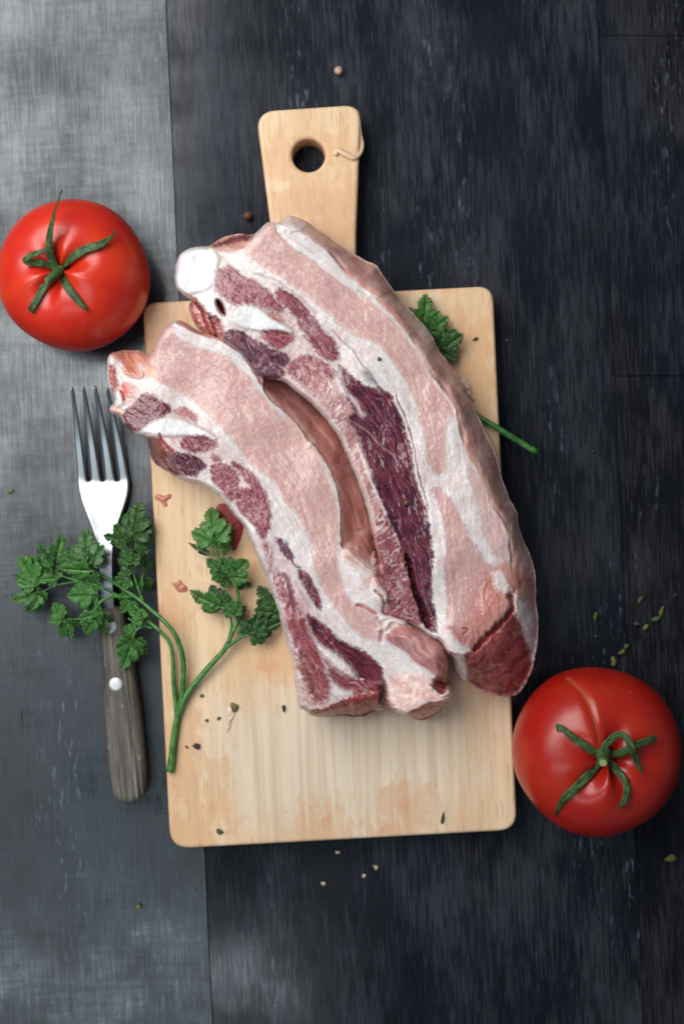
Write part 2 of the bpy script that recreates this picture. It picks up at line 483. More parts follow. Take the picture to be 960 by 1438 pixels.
        m = np.clip(sst(.25, .95, r) * brk + sst(.5, 1, r2) * (1 - brk) * .5, 0, 1) * marble
        return mixc(c, lin(*fat), m), f * 1.1 + m * .8
    def clump(s, dark, light, marble=.7, cell=11.):
        """rounded bundles divided by pale seams"""
        S = s.seed; w1 = fbm(s.X / 10, s.Y / 10, S + 111) * .6; w2 = fbm(s.X / 10, s.Y / 10, S + 113) * .6
        a = s.u / (cell * 1.9) + w1; b = s.v / cell + w2
        r = np.minimum(np.abs(perlin(a, b, S + 115)), np.abs(perlin(a * 1.9 + 4, b * 1.9, S + 117)) * 1.25 + .02)
        m = (1 - sst(.0, .085, r)) * sst(-.35, .25, fbm(s.X / 20, s.Y / 20, S + 119)) * marble
        f = fbm(s.X / 7, s.Y / 7, S + 121) * .6 + perlin(s.u / 20, s.v / 2.5, S + 123) * .5
        c = mixc(np.tile(lin(*dark) * .68, (s.n, 1)), lin(*light) * .80, sst(-.4, .5, f))
        return mixc(c, lin(222, 190, 186), m), sst(0, .3, r) * 1.2 + f * .6
    def feather(s, dark, light, rot, gap=8., amount=.7):
        ca, sa = math.cos(math.radians(rot)), math.sin(math.radians(rot))
        u = s.u * ca + s.v * sa; v = -s.u * sa + s.v * ca; S = s.seed
        w = fbm(s.X / 14, s.Y / 14, S + 131) * 1.1
        f = perlin(u / 20, v / 2.6 + w, S + 133) * .6 + fbm(s.X / 15, s.Y / 15, S + 135) * .6
        c = mixc(np.tile(lin(*dark) * .68, (s.n, 1)), lin(*light) * .80, sst(-.4, .5, f))
        r = 1 - np.abs(perlin(u / 30 + w * .4, v / gap + w, S + 137)) * 4.2
        m = sst(.15, .9, r) * amount * sst(-.5, .2, fbm(s.X / 22, s.Y / 22, S + 139))
        return mixc(c, lin(226, 206, 202), m), m + f * .7
    def bone(s):
        c = np.tile(BONE, (s.n, 1)); c = mixc(c, lin(214, 214, 216), sst(.1, .6, fbm(s.X / 16, s.Y / 16, s.seed + 141)) * .5)
        c = mixc(c, lin(206, 190, 186), sst(.25, .5, fbm(s.X / 3.2, s.Y / 3.2, s.seed + 142, 2)) * .35)
        return c, fbm(s.X / 20, s.Y / 20, s.seed + 143) * .5
    def skin(s, a=(226, 182, 168), b=(198, 142, 130), pale=.55):
        S = s.seed; f = fbm(s.u / 40, s.v / 12, S + 151, 4)
        c = mixc(np.tile(lin(*b), (s.n, 1)), lin(*a), sst(-.4, .4, f))
        c = mixc(c, lin(206, 178, 168), sst(.12, .5, fbm(s.u / 34, s.v / 16, S + 153)) * pale)
        c = mixc(c, lin(160, 88, 80), sst(.2, .55, fbm(s.X / 24, s.Y / 24, S + 155)) * .5)
        return c, fbm(s.X / 9, s.Y / 9, S + 157) * 1.6 + fbm(s.u / 30, s.v / 10, S + 159) * 2.2
    # ---- painting
    def paint(s, part, pts, look, soft=1.6, raise_=0., relief=.00025, wet=None, warp=1., edge=None, opacity=1., rim=.0):
        """lay a tissue into the polygon; raise_ lifts it in metres, relief scales its own texture"""
        p = chaikin(pts, 1); grow = 1.6 if part in ('lean_muscle', 'rib_meat') else .4; soft = soft * 1.35
        x = s.X + (s.wx - s.X) * warp; y = s.Y + (s.wy - s.Y) * warp
        d, k = sdf_far(x, y, p)
        d = d + (fbm(s.u / 7, s.v / 3.2, s.seed + 191, 3) * 3.0 + fbm(s.X / 4, s.Y / 4, s.seed + 193, 2) * 1.6) * warp - grow
        m = sst(soft, -soft, d) * opacity
        c, h = look
        if edge is not None:      # tissue turns paler / other towards its rim
            c = mixc(c, lin(*edge), sst(-7, 0, d) * .55)
        s.col = mixc(s.col, c, m); s.z += m * h * relief * RELIEF
        s.z += sst(3.5, -3.5, d) * raise_
        if rim: s.z += np.exp(-(d / 2.2)**2) * rim
        if wet is not None: s.wet += (wet - s.wet) * m
        if part is not None:
            key = part if part in ('fat', 'rind') else (part, len(s.parts))
            if key not in s.parts: s.parts.append(key)
            i = s.parts.index(key); s.part[m > .5] = i
    def line(s, pts, width, depth=0., col=None, op=1., wob=1.):
        x = s.X + (s.wx - s.X) * wob; y = s.Y + (s.wy - s.Y) * wob
        p = np.array(catmull(pts, 5)); lo = p.min(0) - 4 * width; hi = p.max(0) + 4 * width
        k = (x > lo[0]) & (x < hi[0]) & (y > lo[1]) & (y < hi[1])
        d = np.full(s.n, 99.); d[k] = seg_dist(x[k], y[k], p, False)
        m = np.exp(-(d / width)**2)
        s.z += m * depth
        if col is not None: s.col = mixc(s.col, lin(*col), np.clip(m * 1.2, 0, 1) * op)
    def bulge(s, pts, h, soft):
        d = sdf(s.X, s.Y, chaikin(pts, 2)); s.z += sst(soft * .15, -soft, d) * h
    # ---- build
    def build(s, root, zbot, skirt_col, part_names, curl=9.):
        z = s.z; sc_ = K * (H - z) / H
        V = np.stack([(s.X - 480) * sc_, (719 - s.Y) * sc_, z], 1)
        bv = s.bv; nb = len(bv); pos = {int(b): i for i, b in enumerate(bv)}
        # outward direction of the rim from its edges
        nrm = np.zeros((s.n, 2))
        a, b = s.bedges[:, 0], s.bedges[:, 1]
        ev = V[b][:, :2] - V[a][:, :2]; en = np.stack([ev[:, 1], -ev[:, 0]], 1)
        np.add.at(nrm, a, en); np.add.at(nrm, b, en)
        for _ in range(4):   # smooth the outward field
            t = nrm.copy(); np.add.at(t, a, nrm[b]); np.add.at(t, b, nrm[a])
            nrm = t / np.maximum(np.linalg.norm(t, axis=1), 1e-9)[:, None]
        o = nrm[bv]; zb = z[bv]
        rows = []; cols = []; kk = 7
        base = V[bv].copy(); sk, skh = skirt_col
        for k in range(1, kk + 1):
            t = k / kk; zz = zb + (np.minimum(zbot, zb - .001) - zb) * t
            off = (.0003 * math.sin(math.pi * min(1, t * 1.1)) - .0062 * t * t)
            off = off + skh[bv] * .0004 * math.sin(math.pi * t)
            r = np.empty((nb, 3)); r[:, :2] = base[:, :2] + o * off[:, None]; r[:, 2] = zz
            rows.append(r); cc = s.col[bv] + (sk[bv] - s.col[bv]) * min(.15, t); cols.append(cc)
        V = np.vstack([V] + rows); C = np.vstack([s.col] + cols); W = np.concatenate([s.wet] + [np.full(nb, .34)] * kk)
        lay = np.full((kk + 1, s.n), -1); lay[0, bv] = bv
        for k in range(kk): lay[k + 1, bv] = s.n + k * nb + np.arange(nb)
        sq = np.concatenate([np.stack([lay[k][b], lay[k][a], lay[k+1][a], lay[k+1][b]], 1) for k in range(kk)])
        Q = np.vstack([s.q, sq])
        # normals of the whole piece, shared by its parts so that tissue borders shade smoothly
        fn = np.cross(V[Q[:, 2]] - V[Q[:, 0]], V[Q[:, 3]] - V[Q[:, 1]])
        vn = np.zeros_like(V)
        for k in range(4): np.add.at(vn, Q[:, k], fn)
        vn /= np.maximum(np.linalg.norm(vn, axis=1), 1e-12)[:, None]
        names = list(s.parts)
        fp = np.concatenate([s.part[s.q[:, 0]], np.full(len(sq), names.index(part_names))])
        for i, nm in enumerate(names):
            f = Q[fp == i]
            if len(f) == 0: continue
            us, inv = np.unique(f, return_inverse=True); f2 = inv.reshape(-1, 4)
            nm_ = nm if isinstance(nm, str) else nm[0]   # plain kind name
            me = bpy.data.meshes.new(nm_)
            me.vertices.add(len(us)); me.vertices.foreach_set('co', V[us].astype(np.float32).ravel())
            me.loops.add(len(f2) * 4); me.loops.foreach_set('vertex_index', f2.astype(np.int32).ravel())
            me.polygons.add(len(f2)); me.polygons.foreach_set('loop_start', (np.arange(len(f2)) * 4).astype(np.int32))
            me.update(calc_edges=True)
            me.polygons.foreach_set('use_smooth', [True] * len(f2))
            at = me.attributes.new('tissue', 'FLOAT_COLOR', 'POINT')
            at.data.foreach_set('color', np.hstack([np.clip(C[us], 0, 1), np.ones((len(us), 1))]).astype(np.float32).ravel())
            aw = me.attributes.new('wet', 'FLOAT', 'POINT'); aw.data.foreach_set('value', W[us].astype(np.float32))
            me.normals_split_custom_set_from_vertices(vn[us].astype(np.float32))
            me.materials.append(m_meat)
            ob = link(bpy.data.objects.new(nm_, me), root)

# ================================================================== right (upper) rib piece
R_sil = (cv('A', (52, 300), (55, 250), (72, 215), (105, 190), (160, 178), (205, 178), (240, 150), (290, 130), (345, 122), (398, 128), (425, 105), (455, 75), (480, 66), (520, 72),
            (545, 48), (575, 40), (620, 55), (700, 110), (800, 180), (900, 240), (955, 262))
         + cv('B', (165, 275), (200, 330), (240, 390), (300, 460), (360, 525), (405, 575), (430, 640), (480, 705), (530, 780), (580, 880), (612, 940))
         + cv('D', (900, 340), (950, 450), (968, 520)) + cv('F', (690, -10), (735, 50), (760, 180), (800, 280), (838, 380), (850, 480), (848, 590), (862, 680), (858, 800), (838, 920), (825, 975),
            (790, 1040), (745, 1108), (680, 1112), (600, 1100), (540, 1080), (480, 1035), (425, 1005), (392, 950), (380, 880), (345, 870), (310, 800), (270, 790), (190, 735), (100, 690))
         + cv('E', (640, 470), (600, 430), (600, 330), (570, 230), (590, 150))
         + cv('D', (430, 945), (408, 870), (392, 790), (370, 690), (338, 590), (298, 490), (250, 380), (198, 300), (130, 220), (60, 165), (0, 120))
         + cv('A', (520, 780), (450, 774), (400, 752), (372, 705), (335, 655), (275, 612), (235, 595), (195, 575), (150, 540), (118, 490), (112, 445), (130, 420), (100, 407), (60, 375), (50, 340)))
R_top = (cv('A', (52, 300), (55, 250), (72, 215), (105, 190), (160, 178), (210, 180), (240, 200), (290, 215), (340, 205), (395, 165), (425, 110), (455, 75), (480, 66), (520, 80), (590, 105),
            (680, 160), (740, 215), (790, 275), (850, 335), (920, 385), (960, 410))
         + cv('B', (130, 398), (200, 465), (260, 540), (310, 600), (350, 670), (380, 740), (430, 800), (480, 850), (500, 900), (512, 935))
         + cv('D', (768, 270), (790, 370), (812, 440), (860, 510), (890, 570), (910, 640)) + cv('F', (600, 50), (650, 110), (688, 200), (695, 320), (705, 430), (715, 500), (706, 560), (706, 600), (690, 645),
            (620, 715), (560, 775), (510, 840), (480, 862), (430, 874), (340, 850), (300, 800), (270, 790), (190, 735), (100, 690))
         + R_sil[R_sil.index(cv('E', (640, 470))[0]):])
R_axis = cv('A', (250, 180), (480, 300), (736, 480)) + cv('O', (541, 503), (580, 570), (600, 660), (612, 760), (622, 850), (652, 930))
R = Slab('R', R_sil, R_top, R_axis, seed=11)
ZT = .050
def body_height(s, ztop, zlow, edge_r, step, tilt):
    """plateau with soft rim, side face falling in a rounded curve to zlow at the silhouette"""
    und = fbm(s.X / 120, s.Y / 120, s.seed + 201, 2) * .003 + fbm(s.X / 42, s.Y / 42, s.seed + 203, 2) * .0005
    z = ztop + und + tilt(s.X, s.Y)
    r = np.clip(1 - s.dsil / edge_r, 0, 1); z = z - r**2.4 * .0065 * sst(6, -2, s.dtop)
    step = step * sst(-.15, .45, fbm(s.u / 55, s.v / 55, s.seed + 207, 2)) * 1.2
    o = np.maximum(s.dtop, 0); t = o / (o + s.dsil + 1e-6)
    side = (z - step * sst(0, 5, o)) - (z - step - zlow) * (1 - np.sqrt(np.clip(1 - t**1.7, 0, 1))) * sst(0, 14, o) - (z - step - zlow) * t**1.2 * .35
    return np.where(s.dtop > 0, np.maximum(side, zlow), z) - np.exp(-(s.dtop / 6.)**2) * .0004
R.z = body_height(R, ZT, .031, 7, .0022, lambda X, Y: -.006 * sst(760, 900, Y) * sst(640, 560, X) - .003 * sst(340, 250, X))
R.paint('rind', [(100, 200), (900, 200), (900, 1100), (100, 1100)], R.skin(), relief=.0003, wet=.38)
fatR = R.fat()
R.paint('fat', R_top, fatR, relief=.0003, wet=.33)
# back side at the upper left, red-brown
R.paint('rind', cv('G', (310, 262), (400, 235), (500, 195), (600, 190), (610, 205), (540, 240), (440, 250), (340, 275)), R.lean((110, 50, 52), (150, 80, 78), 10, .2), relief=.0002)
# pink belly bands
bel = R.belly()
R.paint('belly_meat', cv('A', (470, 70), (430, 118), (400, 165), (345, 205), (400, 240), (460, 280), (530, 320), (600, 370), (680, 430), (740, 480), (800, 540), (870, 590), (955, 606))
        + cv('B', (230, 700), (285, 780), (325, 850), (350, 960)) + cv('D', (575, 220), (612, 320), (632, 420), (640, 490), (665, 535), (710, 545), (722, 470), (718, 380), (722, 300), (745, 268), (765, 262))
        + cv('B', (498, 905), (470, 850), (425, 800), (375, 740), (340, 670), (300, 605), (250, 545), (190, 480), (120, 418), (60, 362)) + cv('A', (950, 430), (870, 398), (800, 350), (720, 290), (640, 222), (560, 170), (505, 100), (490, 76)),
        bel, soft=2.2, relief=.00028, wet=.33, edge=(218, 186, 170))
R.paint('belly_meat', cv('D', (650, 590), (700, 598), (750, 650), (800, 745), (840, 840), (872, 930)) + cv('F', (500, 240), (545, 320), (600, 385), (640, 375), (692, 340), (705, 430), (716, 500), (706, 560), (704, 605), (690, 645),
        (620, 715), (560, 775), (505, 838), (430, 830), (385, 765), (348, 680), (345, 600), (345, 480), (333, 380), (352, 280), (330, 150), (300, 60), (280, 0)), R.belly(-.15), soft=2.2, relief=.00028, wet=.30)
R.paint('belly_meat', cv('D', (805, 490), (850, 515), (890, 575), (908, 640), (902, 700)) + cv('F', (600, 60), (648, 115), (684, 200), (690, 320), (660, 345), (610, 300), (560, 200), (530, 120), (520, 40)) + cv('D', (850, 620), (825, 560)),
        R.belly(.25), soft=2.5, relief=.0002, wet=.33, opacity=.8)
# warmer, redder meat towards the lower end
R.paint(None, cv('F', (560, 420), (640, 390), (700, 380), (800, 420), (840, 480), (830, 560), (720, 520), (690, 640), (620, 715), (560, 775), (510, 840), (430, 800), (480, 620), (520, 500)), R.lean((172, 84, 66), (206, 128, 108), 30, .25), soft=14, relief=.0002, wet=.27, opacity=.75)
R.paint(None, cv('F', (345, 690), (440, 760), (520, 800), (500, 840), (430, 828), (380, 760)), R.lean((176, 92, 90), (205, 138, 132), 30, .3), soft=6, relief=.0002, opacity=.8)
R.paint('fat', cv('F', (600, 430), (640, 408), (680, 430), (702, 500), (690, 540), (650, 528), (615, 480)), R.fat(.5), soft=4, raise_=.0008, opacity=.8)
# paler hide low on the right side
R.paint(None, cv('F', (600, -20), (690, -5), (740, 60), (760, 180), (800, 280), (840, 390), (820, 430), (770, 380), (715, 330), (690, 200), (650, 110)), R.skin((226, 184, 168), (204, 156, 142), .5), soft=12, relief=.0002, opacity=.85)
R.paint(None, cv('D', (812, 440), (880, 470), (950, 520), (965, 640), (930, 700), (905, 640), (870, 540)), R.skin((214, 170, 156), (190, 140, 126), .5), soft=10, relief=.0002, opacity=.7)
# lower bulging dark lump
R.paint('lean_muscle', cv('F', (500, 845), (560, 785), (620, 725), (690, 655), (710, 610), (740, 640), (780, 720), (815, 810), (830, 880), (815, 970), (780, 1040), (740, 1105), (680, 1115), (600, 1100), (540, 1080), (475, 1035), (440, 960), (430, 890)),
        R.lean((120, 44, 44), (160, 80, 76), 60, .22, .6, scale=1.6), soft=3, relief=.0004, wet=.30)
R.paint('fat', cv('F', (715, 545), (780, 565), (825, 630), (850, 720), (846, 850), (828, 930), (812, 830), (780, 730), (735, 640)), R.fat(.3), soft=4, raise_=.0012, opacity=.9)
R.paint('fat', cv('F', (385, 880), (430, 880), (440, 950), (470, 1020), (420, 1000), (392, 940)), R.fat(.4), soft=4, opacity=.8)
R.line(cv('F', (505, 848), (560, 785), (625, 722), (690, 655), (712, 600), (700, 545)), 3.0, -.0035, (120, 36, 30), .7)
R.line(cv('F', (440, 760), (470, 740), (440, 730)), 1.2, -.001, (120, 50, 46), .6)
# lean muscles of the rib side, in a bed of marbled pale lean
R.paint(None, cv('A', (225, 290), (300, 265), (420, 320), (520, 370), (640, 430), (740, 540), (800, 650), (830, 760), (700, 900), (560, 800), (420, 720), (300, 600), (420, 600), (300, 480)), R.clump((196, 136, 132), (222, 184, 178), .9, 9), soft=12, relief=.0002, opacity=.5)
M1 = cv('A', (235, 300), (270, 272), (315, 280), (350, 320), (400, 332), (445, 365), (485, 405), (530, 450), (530, 472), (490, 470), (440, 448), (380, 432), (320, 437), (270, 412), (232, 372))
R.paint('lean_muscle', M1, R.clump((140, 62, 78), (182, 110, 116), .5, 14), soft=2.5, relief=.0003, raise_=.0004)
M2 = cv('A', (500, 370), (550, 385), (610, 430), (660, 490), (710, 560), (760, 610), (786, 650), (770, 690), (720, 680), (680, 640), (640, 580), (600, 510), (560, 460), (510, 408))
R.paint('lean_muscle', M2, R.lean((122, 52, 70), (166, 94, 104), 12, .35), soft=1.6, relief=.0003, raise_=.0006)
R.paint('bone', cv('A', (315, 462), (360, 440), (410, 448), (470, 486), (540, 530), (592, 570), (520, 562), (440, 556), (370, 552), (330, 532), (308, 495)), R.bone(), soft=2, edge=(218, 186, 178), raise_=.0012, relief=.0002, wet=.3, warp=.5)
R.paint('lean_muscle', cv('A', (470, 475), (510, 488), (543, 520), (520, 524), (480, 498)), R.lean((190, 130, 124), (206, 160, 150), 0, .3), soft=2)
R.paint('lean_muscle', cv('A', (440, 560), (500, 553), (560, 570), (588, 590), (560, 612), (520, 642), (480, 622), (450, 592)), R.clump((142, 58, 74), (180, 96, 106), .5, 10), soft=2, relief=.0003)
M4 = cv('A', (278, 562), (330, 553), (380, 585), (440, 620), (500, 650), (550, 670), (567, 695), (540, 720), (512, 708), (547, 752), (512, 772), (450, 774), (400, 750), (368, 705), (338, 658), (298, 617), (268, 592))
R.paint('lean_muscle', M4, R.lean((84, 42, 60), (128, 74, 90), 4, .45, fat=(190, 150, 158)), soft=1.8, relief=.00035, wet=.27)
M5 = cv('A', (560, 720), (600, 680), (660, 672), (720, 700), (762, 740), (762, 772), (715, 770), (740, 800), (742, 860), (690, 832), (650, 805), (600, 782), (566, 752)) 
R.paint('lean_muscle', M5, R.clump((146, 70, 80), (186, 116, 120), .7, 10), soft=2.2, relief=.0003)
# feathered strip of rib meat beside the pale rim
R.paint('rib_meat', cv('D', (60, 60), (130, 100), (200, 90), (230, 150), (268, 190), (322, 250), (292, 285), (335, 345), (352, 430), (385, 512), (420, 600), (448, 690), (432, 760), (400, 760), (380, 660), (345, 560), (305, 460), (258, 355), (205, 272), (140, 195), (80, 140)),
        R.feather((168, 96, 98), (208, 150, 146), 58, 7, .85), soft=4, relief=.0004, opacity=.9)
M7 = cv('D', (402, 740), (430, 690), (452, 690), (492, 765), (535, 850), (556, 935)) + cv('E', (690, 90), (742, 190), (772, 300), (803, 400), (817, 490), (792, 507), (720, 480), (650, 450), (600, 440), (600, 340), (590, 200), (575, 100))
R.paint('rib_meat', M7, R.feather((132, 54, 68), (176, 104, 108), 50, 8, .62), soft=2.5, relief=.0004, wet=.28)
R.line(cv('D', (330, 400), (372, 520), (420, 640), (470, 740), (520, 840)), 2.4, .0006, (226, 206, 202), .75)
R.line(cv('E', (700, 110), (742, 200), (775, 310), (805, 410)), 1.6, .0004, (205, 160, 160), .6)
M6 = (cv('D', (235, 42), (270, 62), (320, 110), (380, 150), (440, 162), (490, 202), (522, 270), (546, 350), (562, 430), (572, 500), (592, 580), (622, 650), (642, 760), (656, 850), (664, 930))
      + cv('F', (266, 340), (256, 470), (270, 600), (286, 745), (262, 752), (222, 702), (196, 620), (168, 520), (138, 420), (110, 290), (62, 190), (5, 84)) + cv('D', (470, 720), (448, 680), (420, 602), (390, 512), (360, 432), (338, 345), (290, 283), (326, 250), (270, 175)))
R.paint('lean_muscle', M6, R.lean((74, 26, 44), (122, 54, 72), -16, .32, 1.2, (178, 128, 138)), soft=1.6, relief=.0007, raise_=-.0008, wet=.21)
R.line(cv('D', (300, 290), (360, 330), (430, 400), (480, 440)), 1.3, -.0005, (190, 140, 145), .5)
R.line(cv('D', (245, 60), (265, 150), (320, 215), (350, 270)), 3.5, .0006, (214, 190, 186), .8)
# fine white sheath along the right of the dark muscle, with a thin dark seam
R.line(cv('D', (490, 180), (540, 290), (572, 400), (585, 490), (612, 580), (636, 660)), 2.2, .0005, (224, 212, 208), .9)
R.line(cv('D', (500, 180), (552, 300), (580, 420), (600, 520), (628, 610), (645, 690)), .9, -.0007, (150, 92, 92), .75)
R.line(cv('A', (760, 560), (840, 640), (920, 740), (960, 800)), 1.2, -.0006, (150, 126, 126), .6)
R.line(cv('A', (420, 300), (520, 345), (600, 400), (690, 480)), 1.2, -.0005, (178, 152, 150), .6)
R.paint(None, cv('B', (90, 735), (125, 740), (165, 790), (150, 800), (100, 770)), R.lean((70, 62, 82), (120, 106, 118), 0, .4), soft=4, opacity=.7)
R.line(cv('D', (415, 140), (450, 165), (475, 190)), 1.8, -.0016, (92, 40, 44), .8)
# pale outer rim on the left
R.line(cv('D', (10, 122), (70, 170), (140, 230), (205, 308), (258, 390), (305, 495), (345, 595), (378, 695), (400, 790)), 4.2, .0004, (222, 198, 188), .75, .4)
R.line(cv('D', (395, 760), (412, 860), (430, 940)) + cv('E', (630, 270)), 2.0, .0003, (212, 160, 146), .7, .4)
R.paint(None, cv('F', (112, 290), (150, 405), (182, 515), (214, 620), (243, 690), (248, 730), (226, 716), (203, 640), (172, 530), (144, 430)), R.lean((92, 34, 44), (120, 54, 62), 0, .1), soft=1.2, raise_=-.006, warp=.7)
# bone end, cartilage
R.paint('bone', cv('A', (52, 300), (56, 250), (73, 215), (105, 190), (160, 178), (208, 180), (238, 205), (248, 250), (232, 300), (222, 350), (190, 375), (140, 385), (95, 398), (58, 372), (50, 335)), R.bone(), soft=2, edge=(218, 186, 178), raise_=.0007, relief=.0002, wet=.3, warp=.4)
R.line(cv('G', (238, 290), (225, 340), (195, 400), (175, 450), (168, 520)), 1.2, -.00012, (212, 204, 198), .5)
R.paint(None, cv('A', (110, 390), (200, 372), (300, 440), (300, 540), (240, 560), (190, 480), (150, 430)), R.fat(.7, .2), soft=8, opacity=.5)
R.paint(None, cv('A', (236, 420), (252, 424), (268, 446), (280, 490), (262, 482), (244, 455)), R.lean((100, 16, 24), (130, 30, 36), 0, 0), soft=.8, raise_=-.007, warp=.2)
R.line(cv('A', (128, 420), (142, 412), (150, 420)), 1.3, -.0006, (214, 40, 34), .9, .3)
R.paint('rib_meat', cv('A', (125, 425), (150, 432), (185, 470), (205, 495), (240, 510), (262, 560), (262, 600), (225, 592), (190, 575), (150, 540), (118, 490), (112, 445)), R.clump((176, 84, 78), (222, 158, 148), .55, 8), soft=2, raise_=-.006, relief=.0008, wet=.24)
R.line(cv('A', (150, 440), (170, 465), (190, 520), (215, 575)), 1.8, -.002, (150, 34, 30), .7)
R.line(cv('A', (205, 500), (225, 545), (240, 590)), 1.8, -.002, (110, 36, 36), .7)
# fringe and knob at the top
R.paint('fat', cv('A', (545, 48), (575, 40), (625, 58), (640, 85), (610, 112), (565, 120), (535, 95), (530, 70)), R.fat(.1, .2), soft=3, raise_=.0012)
R.paint('fat', cv('B', (330, 508), (375, 540), (412, 590), (415, 635), (385, 615), (345, 560)), R.fat(.6, .3), soft=6, opacity=.65, raise_=.001)
R.line(cv('A', (505, 100), (560, 170), (640, 222), (720, 290), (800, 350), (870, 398)), 1.2, -.0006, (206, 168, 158), .5)
# red blood line where the cut face ends, and green specks come later
R.line(cv('B', (514, 935), (470, 850), (420, 790)), 1.5, .0006, (214, 182, 174), .5)
rootR = empty('pork_rib', 'larger raw pork rib with round white bone end and long maroon muscle', 'meat', 'raw pork ribs on the board')
R.build(rootR, BZ + .0004, R.skin((190, 140, 132), (150, 92, 90)), 'rind')

# ================================================================== left (lower) rib piece
L_sil = (cv('C', (36, 240), (34, 205), (50, 178), (90, 168), (130, 164), (180, 166), (208, 185), (225, 188), (240, 168), (255, 125), (280, 85), (302, 55), (332, 30), (372, 28), (410, 55), (450, 85),
            (510, 90), (600, 120), (680, 170), (760, 215), (830, 270), (905, 340), (960, 420))
         + cv('D', (230, 280), (290, 390), (340, 500), (385, 600), (415, 700), (465, 800), (480, 880)) + cv('E', (615, 90), (628, 180), (625, 262), (640, 320), (675, 365), (668, 402), (645, 425), (640, 450), (680, 458), (735, 478), (755, 505), (830, 538), (905, 588),
            (926, 660), (922, 740), (940, 800), (944, 825), (915, 860), (890, 895), (845, 922), (792, 938), (750, 912), (700, 902), (640, 892), (585, 892), (530, 922), (450, 912), (400, 918), (310, 916),
            (285, 890), (252, 878), (243, 800), (230, 700), (200, 580), (170, 470), (130, 350), (90, 250), (40, 130), (0, 50)) 
         + cv('C', (600, 905), (570, 860), (520, 805), (460, 772), (400, 762), (300, 712), (245, 672), (224, 622), (218, 558), (165, 548), (138, 530), (108, 500), (96, 468), (46, 446), (44, 420), (72, 402), (60, 360), (36, 330), (33, 280)))
L_top = (cv('C', (36, 240), (34, 205), (50, 178), (60, 200), (90, 250), (110, 285), (200, 292), (225, 240), (243, 175), (258, 130), (282, 90), (306, 58), (332, 36), (372, 60), (430, 92), (500, 108), (560, 138), (610, 168),
            (650, 200), (665, 225), (690, 270), (720, 320), (750, 370), (800, 420), (850, 460), (890, 500), (920, 550))
         + cv('D', (98, 372), (130, 398), (165, 440), (198, 500), (228, 570), (244, 650), (250, 720)) + cv('E', (440, 100), (445, 160), (480, 158), (515, 170), (560, 228), (612, 270), (632, 315), (672, 362), (668, 402), (645, 425), (640, 450), (680, 460), (735, 480), (755, 507), (830, 540), (900, 590),
            (920, 660), (890, 735), (855, 745), (850, 790), (905, 822), (935, 798), (940, 820), (905, 848), (840, 850), (770, 880), (740, 903), (700, 898), (655, 860), (650, 790), (628, 770), (622, 812), (560, 812), (480, 835), (410, 858), (380, 885), (300, 885), (252, 878))
         + L_sil[L_sil.index(cv('E', (243, 800))[0]):L_sil.index(cv('C', (245, 672))[0])] + cv('C', (300, 590), (270, 562), (218, 552), (165, 548), (138, 530), (108, 500), (96, 468), (46, 446), (44, 420), (72, 402), (60, 360), (36, 330), (33, 280)))
L_axis = cv('C', (60, 240), (190, 320), (330, 395), (470, 510), (600, 625), (700, 730), (790, 860)) + cv('E', (210, 60), (260, 200), (320, 320), (400, 480), (520, 600), (680, 690), (860, 780))
Lb = Slab('L', L_sil, L_top, L_axis, seed=57)
Lb.z = body_height(Lb, .0455, .029, 7, .002, lambda X, Y: -.004 * sst(230, 160, X) + .001 * sst(800, 900, Y))
Lb.z = Lb.z - np.where((Lb.dtop > 0) & (Lb.X > 370) & (Lb.Y < 800) & (Lb.X < 560), .008 * sst(0, 20, Lb.dtop), 0)
Lb.z = np.where(Lb.dtop > 0, np.where((Lb.X > 370) & (Lb.Y < 800) & (Lb.X < 560), Lb.z - .002, Lb.z), Lb.z)
Lb.paint('rind', [(100, 200), (900, 200), (900, 1100), (100, 1100)], Lb.skin((220, 168, 158), (186, 122, 116), .55), relief=.0003, wet=.33)
Lb.paint('fat', L_top, Lb.fat(), relief=.0003, wet=.33)
Lb.paint('belly_meat', cv('C', (330, 40), (308, 62), (284, 95), (262, 130), (245, 175), (225, 235), (205, 262), (250, 300), (330, 340), (400, 370), (450, 420), (520, 480), (580, 540), (620, 600), (680, 680), (740, 720), (800, 770), (832, 850))
         + cv('E', (240, 0), (290, 80), (320, 200), (340, 290), (380, 370), (430, 450), (500, 530), (560, 572), (612, 582), (618, 520), (595, 470), (540, 432), (480, 382), (448, 300), (428, 200), (418, 100), (425, 20))
         + cv('D', (235, 690), (205, 600), (175, 510), (150, 440), (115, 400), (80, 350), (40, 300), (0, 262)) + cv('C', (850, 500), (790, 435), (735, 372), (690, 318), (650, 262), (580, 202), (520, 172), (450, 152), (380, 132), (335, 95)),
         Lb.belly(), soft=2.2, relief=.00028, wet=.33, edge=(214, 178, 168))
Lb.paint(None, cv('D', (0, 262), (50, 262), (120, 390), (150, 440), (120, 470), (60, 400), (0, 350)), Lb.belly(.5), soft=10, opacity=.6)
Lb.line(cv('D', (104, 404), (120, 394), (134, 384)), 3.0, .0006, (222, 200, 188), .6)
Lb.line(cv('D', (132, 402), (165, 440), (185, 480)), 2.0, -.0004, (196, 104, 76), .6)
